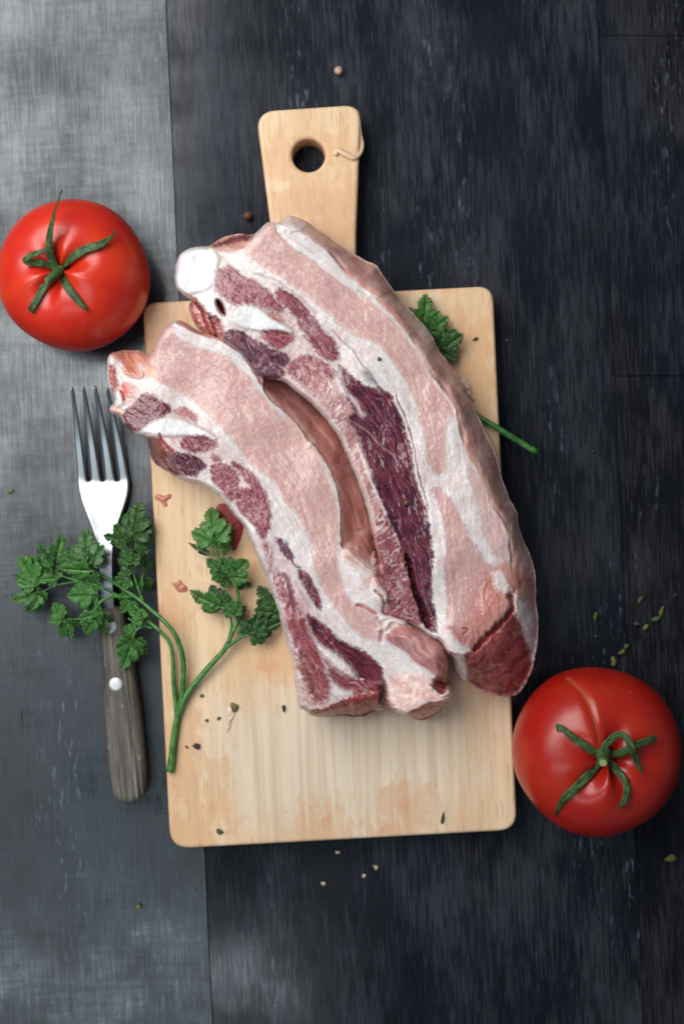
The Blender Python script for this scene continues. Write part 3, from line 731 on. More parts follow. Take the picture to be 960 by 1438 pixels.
# knob at the upper left
Lb.paint('bone', cv('J', (62, 250), (70, 130), (110, 100), (200, 170), (195, 260), (160, 400), (115, 440), (65, 390), (58, 310)), Lb.fat(.5, .2), soft=2, relief=.0002, warp=.4)
Lb.paint('rind', cv('J', (110, 110), (180, 85), (280, 80), (380, 110), (395, 180), (375, 270), (330, 310), (260, 290), (205, 255), (195, 180), (140, 145)), Lb.lean((204, 112, 82), (224, 160, 134), 20, .3), soft=5, relief=.0002, raise_=.001, wet=.24)
Lb.paint(None, cv('J', (310, 170), (380, 180), (370, 250), (330, 260)), Lb.fat(.4), soft=4, opacity=.8)
Lb.paint('lean_muscle', cv('J', (82, 205), (115, 205), (135, 270), (150, 360), (140, 410), (115, 380), (95, 290)), Lb.clump((170, 62, 54), (206, 112, 98), .3, 7), soft=2, relief=.0003)
Lb.paint('bone', cv('J', (130, 440), (165, 400), (190, 440), (200, 520), (170, 545), (120, 540)), Lb.bone(), soft=1.5, edge=(218, 186, 178), raise_=.001, warp=.3)
Lb.paint('lean_muscle', cv('J', (190, 360), (225, 345), (255, 410), (235, 450), (200, 495), (180, 430)), Lb.lean((196, 34, 34), (216, 84, 76), 40, .35), soft=2, relief=.0004)
Lb.paint(None, cv('J', (240, 340), (330, 370), (330, 460), (250, 540), (210, 500), (250, 440)), Lb.clump((200, 120, 112), (228, 186, 178), .8, 6), soft=4, opacity=.8, relief=.0005)
Lb.paint('fat', cv('J', (80, 560), (110, 540), (150, 560), (215, 580), (210, 640), (160, 640), (90, 600)), Lb.skin((232, 190, 176), (214, 160, 144), .3), soft=2, relief=.0004)
Lb.paint('fat', cv('J', (375, 240), (420, 180), (480, 220), (500, 320), (440, 310), (385, 300)), Lb.skin((222, 178, 146), (204, 146, 112), .4), soft=4, opacity=.8)
# lean, in a bed of marbled pale lean
Lb.paint(None, cv('C', (130, 440), (210, 360), (320, 410), (440, 470), (560, 570), (660, 680), (760, 800), (790, 960), (700, 960), (600, 860), (480, 700), (340, 600), (250, 560)), Lb.clump((196, 136, 134), (222, 184, 178), .9, 9), soft=12, relief=.0002, opacity=.5)
Lb.paint(None, cv('E', (60, 20), (140, 100), (240, 240), (330, 420), (420, 580), (560, 720), (600, 800), (380, 860), (270, 840), (200, 520), (110, 240)), Lb.feather((176, 106, 112), (216, 174, 170), 10, 7, .8), soft=12, relief=.0002, opacity=.5)
Lb.paint('lean_muscle', cv('J', (205, 640), (220, 560), (300, 540), (340, 450), (400, 445), (500, 500), (590, 530), (585, 590), (500, 645), (420, 655), (370, 720), (290, 752), (245, 755), (215, 700)), Lb.clump((104, 44, 60), (154, 84, 92), .38, 13), soft=1.8, relief=.00045, raise_=.0005, wet=.27)
Lb.paint('lean_muscle', cv('J', (610, 590), (690, 555), (760, 580), (830, 645), (790, 668), (700, 620)), Lb.lean((150, 78, 84), (190, 126, 124), 0, .4), soft=1.8)
Lb.paint('bone', cv('C', (182, 530), (232, 490), (300, 464), (350, 472), (420, 500), (500, 542), (532, 570), (460, 558), (390, 548), (300, 552), (230, 542)), Lb.bone(), soft=2, edge=(218, 186, 178), raise_=.0012, relief=.0002, wet=.3, warp=.4)
Lb.paint('lean_muscle', cv('C', (358, 580), (400, 550), (450, 550), (530, 580), (512, 610), (450, 627), (380, 617)), Lb.clump((132, 54, 72), (178, 104, 112), .45, 10), soft=2, relief=.0003)
Lb.paint('lean_muscle', cv('C', (218, 552), (270, 556), (302, 600), (340, 622), (330, 660), (380, 720), (350, 726), (292, 705), (244, 668), (226, 622)), Lb.lean((112, 58, 52), (160, 96, 84), 10, .2, .6), soft=2, relief=.0004, wet=.28)
Lb.paint('lean_muscle', cv('C', (335, 625), (380, 632), (430, 645), (482, 682), (460, 700), (420, 740), (370, 712), (335, 660)), Lb.clump((80, 34, 52), (124, 64, 80), .45, 11), soft=1.6, relief=.0005, wet=.22)
Lb.line(cv('J', (510, 775), (530, 830), (570, 880), (620, 920)), 1.4, -.0012, (176, 40, 44), .8, .5)
Lb.paint('lean_muscle', cv('C', (500, 700), (520, 672), (570, 680), (612, 720), (622, 770), (600, 850), (562, 800), (520, 752)), Lb.clump((134, 56, 74), (174, 98, 110), .4, 12), soft=1.8, relief=.0003, raise_=.0004)
Lb.paint('lean_muscle', cv('C', (500, 630), (530, 638), (542, 660), (512, 668)), Lb.clump((150, 80, 86), (186, 120, 122), .5, 8), soft=1.8)
Lb.paint('lean_muscle', cv('C', (580, 660), (640, 690), (700, 740), (750, 820), (764, 900), (750, 980), (690, 945), (640, 900), (608, 840), (622, 785), (690, 800), (650, 740)), Lb.clump((138, 58, 76), (176, 100, 112), .42, 13), soft=2, relief=.0003, raise_=.0004)
Lb.paint('lean_muscle', cv('E', (40, 20), (90, 10), (120, 20), (112, 80), (95, 122), (70, 100), (50, 60)), Lb.clump((138, 60, 76), (178, 104, 112), .5, 10), soft=2)
Lb.paint('rib_meat', cv('E', (90, 130), (120, 140), (150, 260), (200, 300), (222, 362), (270, 442), (300, 552), (342, 622), (382, 722), (395, 832), (345, 875), (292, 812), (270, 722), (240, 622), (210, 522), (178, 420), (140, 300), (110, 200)),
         Lb.feather((146, 66, 78), (194, 128, 130), 16, 8, .8), soft=3.5, relief=.0004, wet=.27)
Lb.paint('rib_meat', cv('E', (250, 470), (285, 520), (330, 620), (372, 720), (388, 800), (350, 840), (318, 740), (280, 640), (255, 560)), Lb.lean((128, 44, 56), (168, 88, 92), 4, .4), soft=4, relief=.0005, wet=.25, opacity=.9)
for i, (x, y, r) in enumerate([(268, 690, 17), (285, 735, 17), (298, 790, 18), (255, 640, 14), (322, 830, 14)]):
    Lb.paint(None, [(340 + (x + r*math.cos(t)) / 3.2, 720 + (y + 1.5*r*math.sin(t)) / 3.2) for t in np.linspace(0, 6.28, 9)[:-1]], Lb.clump((150, 84, 78), (188, 126, 116), .2, 9), soft=2, raise_=.0008)
Lb.paint('lean_muscle', cv('E', (155, 108), (190, 130), (230, 198), (222, 222), (182, 182)), Lb.lean((86, 36, 62), (120, 62, 86), 0, .2), soft=1.4, raise_=-.0005)
Lb.paint('lean_muscle', cv('E', (252, 250), (300, 280), (340, 360), (366, 444), (332, 422), (290, 350), (258, 292)), Lb.lean((98, 38, 58), (144, 76, 90), 0, .3), soft=1.6, raise_=-.0003, wet=.25)
Lb.line(cv('E', (190, 280), (215, 330), (232, 390), (240, 440)), 2.4, -.0006, (120, 54, 76), .8)
Lb.line(cv('E', (225, 225), (240, 240), (262, 248)), 1.2, -.001, (52, 30, 40), .7)
O3 = cv('E', (288, 450), (320, 480), (390, 518), (430, 570), (480, 598), (540, 618), (600, 668), (627, 700), (627, 760), (590, 768), (520, 735), (512, 720), (470, 690), (420, 660), (380, 600), (330, 552), (302, 500))
Lb.paint('lean_muscle', O3, Lb.lean((82, 24, 42), (130, 58, 72), 0, .22, .8, (170, 110, 118)), soft=1.5, raise_=-.0004, relief=.0006, wet=.22)
Lb.paint('lean_muscle', cv('E', (370, 640), (420, 690), (480, 742), (560, 758), (622, 768), (628, 812), (560, 802), (480, 832), (430, 802), (400, 722)), Lb.lean((124, 44, 56), (168, 88, 94), -6, .42), soft=2, relief=.0006, wet=.24)
Lb.paint('fat', cv('E', (345, 600), (395, 620), (460, 670), (515, 718), (500, 735), (440, 715), (395, 670)), Lb.fat(.3, .8), soft=4, raise_=.0012, relief=.0006)
Lb.paint('fat', cv('E', (405, 760), (440, 800), (500, 800), (490, 825), (430, 832), (412, 800)), Lb.fat(.3, .6), soft=3)
Lb.paint('fat', cv('E', (255, 730), (285, 800), (330, 850), (400, 850), (380, 885), (300, 885), (255, 870)), Lb.clump((196, 120, 116), (226, 196, 188), .9, 7), soft=5, relief=.0008, opacity=.75)
# dark sawn lower end
Lb.paint('lean_muscle', cv('E', (290, 895), (380, 882), (410, 858), (480, 836), (560, 812), (626, 812), (640, 860), (585, 895), (530, 925), (450, 915), (400, 920), (310, 918)), Lb.clump((168, 62, 62), (200, 104, 100), .25, 9), soft=1.5, relief=.0012, wet=.3)
Lb.paint('lean_muscle', cv('E', (628, 760), (650, 790), (655, 860), (700, 900), (640, 895), (622, 850)), Lb.lean((84, 26, 28), (122, 54, 52), 40, .2), soft=2, raise_=-.004)
Lb.paint(None, cv('D', (120, 370), (190, 430), (240, 540), (262, 660), (270, 760), (300, 860), (420, 900), (440, 780), (400, 660), (340, 520), (280, 400), (200, 300), (120, 230)), Lb.lean((176, 98, 92), (218, 162, 148), 6, .3, 1.), soft=14, relief=.0016, opacity=.6)
Lb.paint(None, cv('D', (250, 760), (300, 740), (370, 800), (420, 900), (330, 930), (260, 860)), Lb.skin((226, 180, 164), (196, 136, 120), .5), soft=14, relief=.0006, opacity=.7)
# fat lump over the neighbour
LUMP = cv('E', (470, 155), (515, 170), (562, 230), (612, 270), (632, 315), (672, 362), (668, 402), (640, 425), (600, 462), (545, 432), (485, 382), (445, 290), (430, 200), (440, 165))
Lb.bulge(LUMP, .0035, 40)
Lb.bulge(cv('E', (592, 285), (635, 310), (676, 360), (672, 405), (640, 428), (605, 420), (580, 370), (575, 320)), .0035, 9)
Lb.bulge(cv('E', (455, 150), (500, 155), (560, 225), (612, 270), (600, 300), (540, 260), (490, 220), (455, 200)), .003, 8)
Lb.paint('fat', LUMP, Lb.fat(.5, .15), soft=3, relief=.0004, warp=.6)
Lb.paint(None, cv('E', (450, 165), (500, 160), (550, 210), (560, 260), (500, 220), (460, 200)), Lb.lean((226, 150, 128), (240, 196, 180), 0, .2), soft=9, opacity=.6)
Lb.paint(None, cv('E', (590, 280), (635, 315), (672, 365), (660, 410), (625, 395), (640, 360), (600, 330)), Lb.lean((232, 172, 148), (242, 200, 184), 0, .2), soft=7, opacity=.7)
Lb.line(cv('E', (600, 355), (625, 375), (640, 415)), 1.8, -.0025, (176, 100, 80), .6)
Lb.line(cv('E', (520, 415), (545, 425), (570, 440), (600, 460)), 2, -.002, (206, 92, 76), .7)
Lb.line(cv('E', (610, 475), (630, 510), (622, 575)), 2.2, -.0015, (196, 120, 116), .6)
for a in [((620, 480), (660, 468), (700, 480), (740, 488)), ((630, 510), (670, 490), (720, 500)), ((610, 530), (640, 520), (660, 500))]:
    Lb.line(cv('E', *a), 2.2, .0012, (232, 206, 200), .6)
# end muscle under the fat
PM = cv('E', (642, 542), (700, 505), (780, 512), (850, 550), (908, 592), (922, 660), (892, 740), (855, 722), (790, 682), (720, 612), (655, 578))
Lb.bulge(PM, .005, 18)
Lb.paint('belly_meat', PM, Lb.lean((188, 120, 120), (212, 158, 150), 20, .3), soft=2.5, relief=.0004, wet=.22, edge=(200, 110, 92))
Lb.paint(None, cv('E', (640, 545), (700, 560), (760, 610), (800, 670), (740, 630), (680, 595)), Lb.lean((176, 130, 146), (200, 160, 168), 20, .2), soft=8, opacity=.5)
Lb.paint('fat', cv('E', (640, 740), (760, 720), (860, 740), (862, 790), (900, 825), (936, 798), (942, 820), (905, 850), (840, 852), (770, 882), (742, 905), (700, 900), (655, 862)), Lb.skin((238, 208, 198), (226, 176, 160), .8), soft=5, relief=.0005, opacity=.8)
Lb.paint('lean_muscle', cv('E', (850, 765), (900, 735), (925, 760), (905, 818), (868, 800)), Lb.lean((112, 34, 34), (146, 62, 58), 0, .1), soft=3, raise_=-.002, wet=.2)
Lb.line(cv('E', (850, 785), (890, 820), (915, 815), (938, 800)), 1.6, .002, (238, 214, 206), .9, .3)
Lb.paint('lean_muscle', cv('E', (742, 908), (775, 882), (840, 853), (905, 850), (918, 858), (892, 896), (846, 924), (794, 940)), Lb.lean((176, 66, 64), (204, 108, 102), 30, .12, .5), soft=2, wet=.22)
rootL = empty('pork_rib', 'smaller curved raw pork rib beside the parsley, with dark sawn lower end', 'meat', 'raw pork ribs on the board')
Lb.build(rootL, BZ + .0004, Lb.skin((196, 148, 136), (150, 92, 84)), 'rind')

# ================================================================== tomatoes
def skin_mat(name, red, seed):
    n = N(name); p = n.coord()
    a = n.noise(p, 55, 3, .5); sp = n.ramp(n.noise(p, 900, 1, .5), .735, .77)
    at = n.new('ShaderNodeAttribute', attribute_name='scar')
    col = n.mix(n.ramp(a, .35, .7), red, (red[0] * 1.12, red[1] * 1.9 + .004, red[2], 1))
    col = n.mix(n.math('MULTIPLY', sp, .28), col, (.75, .30, .12, 1))
    col = n.mix(at.outputs['Fac'], col, (.42, .16, .05, 1))
    n.bump(n.math('ADD', n.noise(p, 1100, 2, .5), n.math('MULTIPLY', n.noise(p, 300, 2, .5), .6)), .10, .0004)
    n.out(col, n.math('ADD', n.math('MULTIPLY', at.outputs['Fac'], .3), .31), .5, Subsurface_Weight=.06, Subsurface_Scale=.003)
    n.b.inputs['Subsurface Radius'].default_value = (1, .15, .08)
    return n.m
def calyx_mat():
    n = N('tomato_green'); p = n.coord()
    a = n.noise(p, 520, 3, .65); b = n.noise(p, 160, 2, .5)
    col = n.mix(n.ramp(a, .35, .65), srgb(42, 68, 36), srgb(72, 104, 54)); col = n.mix(n.ramp(b, .5, .75, 0, .35), col, srgb(112, 128, 76))
    at = n.new('ShaderNodeAttribute', attribute_name='vein')
    col = n.mix(at.outputs['Fac'], col, srgb(30, 44, 26))
    n.bump(a, .15, .0003)
    return n.out(col, .55, .3)
m_calyx = calyx_mat()
m_cut = N('cut_stem').out(srgb(150, 160, 100), .6, .3)

def tomato(label, cx, cy, R, hgt, lobes, ph, tilt, red, seed, scar=None, outline=None):
    root = empty('tomato', label, 'tomato', 'tomatoes on the table')
    zc = hgt * .47
    c = P(cx, cy, zc); root.location = (c.x, c.y, 0)
    nt, nph = 110, 220; V = []; S = []
    tm = Matrix.Rotation(tilt[1], 4, 'Y') @ Matrix.Rotation(tilt[0], 4, 'X')
    rng = np.random.RandomState(seed); amp = rng.uniform(.6, 1.2, 8)
    for i in range(nt + 1):
        th = math.pi * i / nt
        for k in range(nph):
            f = 2 * math.pi * k / nph
            lob = math.cos(lobes * f + ph) * .6 + math.cos((lobes - 2) * f + ph * 2.1) * .5 + math.cos(2 * f + ph) * .35
            r = R * math.sin(th)**.88 * (1 + .012 * lob * math.sin(th)**2)
            z = hgt * .5 * math.copysign(abs(math.cos(th))**.92, math.cos(th))
            q = r / R
            if th < math.pi / 2:
                dim = math.exp(-(q / .17)**2) * .085 + math.exp(-(q / .50)**2) * .07 * (1 - .75 * lob)
                z -= hgt * dim
            else: z += hgt * .05 * math.exp(-(q / .35)**2)
            v = Vector((r * math.cos(f), r * math.sin(f), z)); s = 0
            V.append(tm @ v); S.append(s)
    lo = min(v.z for v in V)
    V = [v - Vector((0, 0, lo - .0004)) for v in V]
    # scar: groove where it passes, laid by projecting the photo path
    if scar:
        pts = np.array(catmull(scar, 8))
        for i, v in enumerate(V):
            w = v + root.location; k = H / (H - w.z)
            px = 480 + w.x / K * k; py = 719 - w.y / K * k
            if w.z > hgt * .45:
                d = np.sqrt(((pts - (px, py))**2).sum(1)); j = d.argmin(); wd = .9 + 1.2 * j / len(pts)
                S[i] = math.exp(-(d[j] / wd)**2) * .55 + .03 * math.exp(-(d[j] / 7)**2)
                V[i] = v - Vector((0, 0, .0011)) * math.exp(-(d[j] / 6)**2)
    F = []
    for i in range(nt):
        for k in range(nph):
            F.append((i*nph + k, (i+1)*nph + k, (i+1)*nph + (k+1) % nph, i*nph + (k+1) % nph))
    o = mesh_obj('skin', V, F, skin_mat('tomato_skin', red, seed), root)
    at = o.data.attributes.new('scar', 'FLOAT', 'POINT'); at.data.foreach_set('value', np.array(S, np.float32))
    bvh = BVHTree.FromPolygons([v + root.location for v in V], F)
    cp = Vector((0, 0, H))
    def on(px, py, lift=0.):
        """the tomato's surface under a photo pixel"""
        d = (P(px, py, 0) - cp).normalized(); h = bvh.ray_cast(cp, d)
        return h[0] + Vector((0, 0, lift)) if h[0] is not None else P(px, py, hgt * .5 + lift)
    return root, on

def sepal(root, on, path, wid, name='sepal', cup=.08, mat=None, twist=None):
    """path (px,py,lift in mm); wid px at each path point; a channelled blade with thickness"""
    c = catmull([p + (w,) + ((twist[i] if twist else 0.),) for i, (p, w) in enumerate(zip(path, wid))], 7)
    n = len(c); pts = []
    for x, y, l, w, t in c: pts.append(on(x, y) + Vector((0, 0, l * .001)))
    V = []; F = []; cols = 5; rnd = random.Random(len(path) * 7 + int(path[0][0]))
    for side in (0, 1):
        for i in range(n):
            t = (pts[min(i+1, n-1)] - pts[max(i-1, 0)]); t = t.normalized() if t.length > 1e-7 else Vector((1, 0, 0))
            a = t.cross(Vector((0, 0, 1))); a = a.normalized() if a.length > 1e-5 else Vector((1, 0, 0))
            b = a.cross(t).normalized()
            if b.z < 0: b = -b
            tw = c[i][4]; a2 = a * math.cos(tw) + b * math.sin(tw); b2 = b * math.cos(tw) - a * math.sin(tw)
            for k in range(cols):
                s = (k / (cols - 1) - .5) * 2; wd = c[i][3] * .46 * K * (1 + .05 * math.sin(i * .5 + k))
                ridge = -.05 if k == 2 else 0
                V.append(pts[i] - root.location + a2 * (s * wd) + b2 * (wd * (cup * s * s + ridge) + .0003 - side * .0004))
    for side in (0, 1):
        o = side * n * cols
        for i in range(n - 1):
            for k in range(cols - 1):
                f = (o + i*cols + k, o + i*cols + k + 1, o + (i+1)*cols + k + 1, o + (i+1)*cols + k)
                F.append(f if side == 0 else f[::-1])
    o = n * cols
    for i in range(n - 1):
        F.append((i*cols, (i+1)*cols, o + (i+1)*cols, o + i*cols)); j = cols - 1
        F.append((i*cols + j, o + i*cols + j, o + (i+1)*cols + j, (i+1)*cols + j))
    F.append(tuple(range(cols)) + tuple(range(o + cols - 1, o - 1, -1)))
    ob = mesh_obj(name, V, F, mat or m_calyx, root)
    ve = [(.0 if k in (0, 4) else .75 if k in (1, 3) and cols == 5 else .15) * (.5 + .5 * math.sin(i * .9 + k)) + .6 * (i / (n - 1))**6 for side in (0, 1) for i in range(n) for k in range(cols)]
    ob.data.attributes.new('vein', 'FLOAT', 'POINT').data.foreach_set('value', np.clip(np.array(ve, np.float32), 0, 1))
    return ob

def stem_stub(root, on, path, r0, r1):
    c = catmull(path, 5); n = len(c)
    pts = [on(q[0], q[1]) * 0 + Vector((*P(q[0], q[1], q[2]).to_2d(), q[2])) - root.location for q in c]
    s = tube('stem', pts, [(r0 + (r1 - r0) * (i / (n-1))**2) * K for i in range(n)], m_calyx, root, 10)
    e = pts[-1]; d = (pts[-1] - pts[-2]).normalized()
    u = d.orthogonal().normalized(); w = d.cross(u)
    V = [e + d * .0004] + [e + d * .0003 + (u * math.cos(a) + w * math.sin(a)) * r1 * .8 * K for a in [2*math.pi*i/12 for i in range(12)]]
    mesh_obj('cut_end', V, [(0, i+1, (i+1) % 12 + 1) for i in range(12)], m_cut, s)

t1, on1 = tomato('whole red tomato in the upper left corner, its calyx with a long upright sepal', 105, 388, .0338, .056, 5, 1.0, (math.radians(3), math.radians(-7)), (.54, .017, .007, 1), 3)
sepal(t1, on1, [(82, 384, .6), (72, 358, 1.5), (74, 335, 5), (84, 306, 10), (97, 277, 15)], [9, 11, 11, 8, 1.5], twist=[0, .1, .5, 1.0, 1.2])
sepal(t1, on1, [(86, 378, .6), (100, 364, 1.2), (120, 352, 1.5), (143, 344, 2), (160, 333, 3), (165, 325, 4)], [7, 11, 12, 10, 4, 2])
sepal(t1, on1, [(80, 378, .6), (64, 371, 1.0), (48, 370, 1.5), (38, 367, 3.2), (52, 360, 4.6), (66, 355, 5.4), (79, 346, 6)], [8, 9, 10, 9, 8, 6, 1.5])
sepal(t1, on1, [(76, 386, .6), (66, 398, .8), (56, 416, 1.0), (44, 438, 1.5)], [10, 11, 10, 9])
sepal(t1, on1, [(86, 384, .6), (95, 402, 1), (109, 421, 1.2), (125, 438, 1.6)], [7, 11, 10, 2])
zt = on1(82, 381).z
stem_stub(t1, on1, [(86, 378, zt + .001), (80, 384, zt + .0045), (72, 390, zt + .0075), (66, 394, zt + .0085)], 6.5, 4.6)

t2, on2 = tomato('whole red tomato at the lower right corner of the board, with a scar line', 836, 1054, .0374, .062, 5, 2.4, (math.radians(2), math.radians(2)), (.36, .008, .004, 1), 8,
                 scar=[(842, 1046), (839, 1028), (832, 1004), (822, 980), (812, 966), (797, 953)])
sepal(t2, on2, [(838, 1058, .6), (822, 1048, 1.0), (802, 1034, 1.4), (781, 1017, 3.0), (782, 1027, 2.0)], [9, 11, 10, 5, 2])
sepal(t2, on2, [(845, 1052, .6), (852, 1040, 2.5), (862, 1029, 6), (873, 1031, 8), (884, 1052, 6), (892, 1070, 4.5), (898, 1086, 3.0)], [9, 10, 10, 9, 10, 8, 1.5])
sepal(t2, on2, [(853, 1058, .6), (868, 1057, 1.0), (888, 1047, 1.6), (917, 1034, 3.2)], [8, 11, 11, 9])
sepal(t2, on2, [(852, 1066, .6), (864, 1080, 1.2), (875, 1096, 2.4), (877, 1114, 3), (872, 1127, 2.0), (866, 1134, 1.6)], [9, 11, 9, 9, 8, 1.5])
sepal(t2, on2, [(840, 1070, .6), (828, 1085, 1.0), (808, 1104, 1.2), (790, 1122, 1.3), (777, 1144, 1.5)], [9, 12, 12, 10, 2])
zt = on2(846, 1060).z
stem_stub(t2, on2, [(846, 1055, zt + .0005), (846, 1062, zt + .004), (846, 1071, zt + .009)], 9.5, 6.2)

# ================================================================== fork
def steel():
    n = N('polished_steel'); p = n.coord()
    s = n.noise(n.map(p, (1200, 40, 40)), 1, 2, .5)
    n.bump(s, .04, .0002)
    return n.out((.33, .36, .37, 1), n.ramp(s, .3, .7, .34, .40), .5, Metallic=1.0)
m_steel = steel()
def handle_mat():
    n = N('worn_grey_wood'); p = n.map(n.pos(), rot=(0, 0, math.radians(-6)))
    g = n.noise(n.map(p, (700, 24, 200)), 1, 4, .65, .3); w = n.noise(n.map(p, (160, 10, 60)), 1, 3, .6)
    col = n.mix(n.ramp(g, .34, .66), srgb(52, 49, 46), srgb(124, 118, 108)); col = n.mix(n.ramp(w, .35, .7, 0, .6), col, srgb(80, 73, 66))
    fl = n.ramp(n.noise(n.map(p, (900, 200, 300)), 1, 2, .6), .66, .74); col = n.mix(n.math('MULTIPLY', fl, .5), col, srgb(176, 172, 160))
    n.bump(g, .5, .0006)
    return n.out(col, .6, .35)
m_handle = handle_mat()
fork = empty('fork', 'steel dinner fork with riveted grey wooden handle lying left of the board', 'fork')
ZP = [(545, .0205), (575, .0150), (610, .0100), (645, .0068), (676, .0050), (700, .0058), (725, .0085), (750, .0118), (775, .0136), (800, .0138), (830, .0128), (860, .0118)]
def zf(y): return float(np.interp(y, [a for a, b in ZP], [b for a, b in ZP]))
def sm(tab, y): return float(np.interp(y, [t[0] for t in tab], [t[1] for t in tab]))
Lt = [(545, 99), (570, 100), (600, 102.5), (640, 106), (676, 109), (690, 111), (705, 115), (720, 121), (735, 127.5), (750, 133), (765, 137), (780, 139), (800, 139.5), (830, 139), (862, 138)]
Rt = [(545, 152), (570, 158), (600, 168), (640, 178), (676, 181.5), (690, 181), (705, 177), (720, 171.5), (735, 166), (750, 161.5), (765, 158.5), (780, 157.5), (800, 157.5), (830, 159), (862, 161)]
bm = bmesh.new()
rows_y = [676, 683, 690, 700, 710, 720, 730, 740, 750, 762, 775, 790, 810, 835, 862]
fr = [0, .148, .288, .428, .572, .712, .852, 1]     # tine/gap borders across the width at the roots
fr = [0, .185, .265, .46, .54, .735, .815, 1]
grid = []
for y in rows_y:
    l, r = sm(Lt, y), sm(Rt, y); row = []
    for f in fr:
        bow = (abs(f - .5) * 2)**2 * .0004 * min(1, max(0, (800 - y) / 100))
        row.append(bm.verts.new(P(l + (r - l) * f, y, zf(y) + bow)))
    grid.append(row)
for a, b in zip(grid[:-1], grid[1:]):
    for k in range(7): bm.faces.new((a[k], b[k], b[k+1], a[k+1]))
tips = [(101, 546), (117, 545), (133, 544), (150, 547)]
for k in range(4):
    prev = grid[0][2*k], grid[0][2*k+1]
    x0 = sm(Lt, 676) + (sm(Rt, 676) - sm(Lt, 676)) * (fr[2*k] + fr[2*k+1]) / 2
    w0 = (sm(Rt, 676) - sm(Lt, 676)) * (fr[2*k+1] - fr[2*k])
    tx, ty = tips[k]
    for t in (.06, .15, .3, .45, .6, .75, .88, .96, 1.):
        y = 676 + (ty - 676) * t; cxx = x0 + (tx - x0) * (t + .22 * t * (t - 1)*(1 if k > 1 else .6))
        w = w0 * (1 - .12 * min(1, t / .06)) if t < .1 else w0 * .88 * (1 - .72 * ((t - .06) / .94)**1.3)
        cur = bm.verts.new(P(cxx - w / 2, y, zf(y))), bm.verts.new(P(cxx + w / 2, y, zf(y)))
        bm.faces.new((cur[0], prev[0], prev[1], cur[1])); prev = cur
bmesh.ops.recalc_face_normals(bm, faces=bm.faces)
if sum(f.normal.z for f in bm.faces) < 0: bmesh.ops.reverse_faces(bm, faces=bm.faces)
for f in bm.faces: f.smooth = True
me = bpy.data.meshes.new('head'); bm.to_mesh(me); bm.free(); me.materials.append(m_steel)
head = link(bpy.data.objects.new('head', me), fork)
md = head.modifiers.new('thick', 'SOLIDIFY'); md.thickness = .0018; md.offset = -1; md.edge_crease_inner = .75; md.edge_crease_outer = .75; md.edge_crease_rim = .2
md = head.modifiers.new('smooth', 'SUBSURF'); md.levels = 2; md.render_levels = 2
HZ = .0130
hr = [(135, 853), (170, 851), (177, 885), (187, 945), (196, 1010), (202, 1070), (204, 1110), (198, 1124), (182, 1132), (166, 1128), (156, 1116), (151, 1065), (146, 1000), (141, 930), (138, 885)]
hr = [P(x, y, HZ).to_2d() for x, y in hr]
hr = [Vector(q) for q in chaikin([tuple(v) for v in hr], 1)]
slab_obj('handle', hr, .0008, HZ, .0034, m_handle, fork)
def rivet(px, py, r):
    V = []; F = []; n = 20; c = P(px, py, HZ)
    for z, rr in ((-.001, 1), (.0001, 1), (.00045, .9), (.0006, .6)):
        for k in range(n):
            a = 2 * math.pi * k / n; V.append(c + Vector((math.cos(a) * r * rr * K, math.sin(a) * r * rr * K, z)))
    for l in range(3):
        for k in range(n): F.append((l*n+k, l*n+(k+1) % n, (l+1)*n+(k+1) % n, (l+1)*n+k))
    F.append(tuple(range(3*n, 4*n)))
    mesh_obj('rivet', V, F, m_rivet, fork)
m_rivet = N('dull_rivet').out((.62, .63, .62, 1), .42, .5, Metallic=.55)
rivet(154, 880, 10.5); rivet(163, 961, 9.8)

# ================================================================== parsley
def leaf_mat():
    n = N('parsley_leaf'); p = n.coord(); oi = n.new('ShaderNodeObjectInfo')
    a = n.noise(p, 320, 3, .6)
    ve = n.new('ShaderNodeAttribute', attribute_name='vein')
    col = n.mix(oi.outputs['Random'], srgb(12, 40, 18), srgb(62, 116, 44))
    col = n.mix(n.ramp(a, .35, .7, 0, .5), col, srgb(62, 112, 52)); col = n.mix(n.math('MULTIPLY', ve.outputs['Fac'], .55), col, srgb(98, 140, 72))
    n.bump(n.math('ADD', a, n.math('MULTIPLY', ve.outputs['Fac'], -1.2)), .4, .0008)
    return n.out(col, .42, .4, Transmission_Weight=0.0, Subsurface_Weight=.25, Subsurface_Scale=.001)
m_leaf = leaf_mat()
def stem_mat():
    n = N('parsley_stem'); p = n.coord(); a = n.noise(n.map(p, (300, 300, 300)), 1, 3, .5)
    n.bump(a, .2, .0004)
    return n.out(n.mix(n.ramp(a, .35, .65), srgb(44, 98, 42), srgb(78, 132, 62)), .38, .45)
m_stem = stem_mat()
HALF = [(.03, .0), (.04, .13), (.16, .17), (.33, .17), (.43, .30), (.54, .33), (.50, .41), (.57, .50), (.47, .51), (.45, .60), (.34, .55), (.22, .45), (.10, .40), (.12, .52),
        (.30, .62), (.29, .70), (.34, .78), (.24, .79), (.23, .88), (.14, .87), (.11, .96), (.04, .95), (.0, 1.02)]
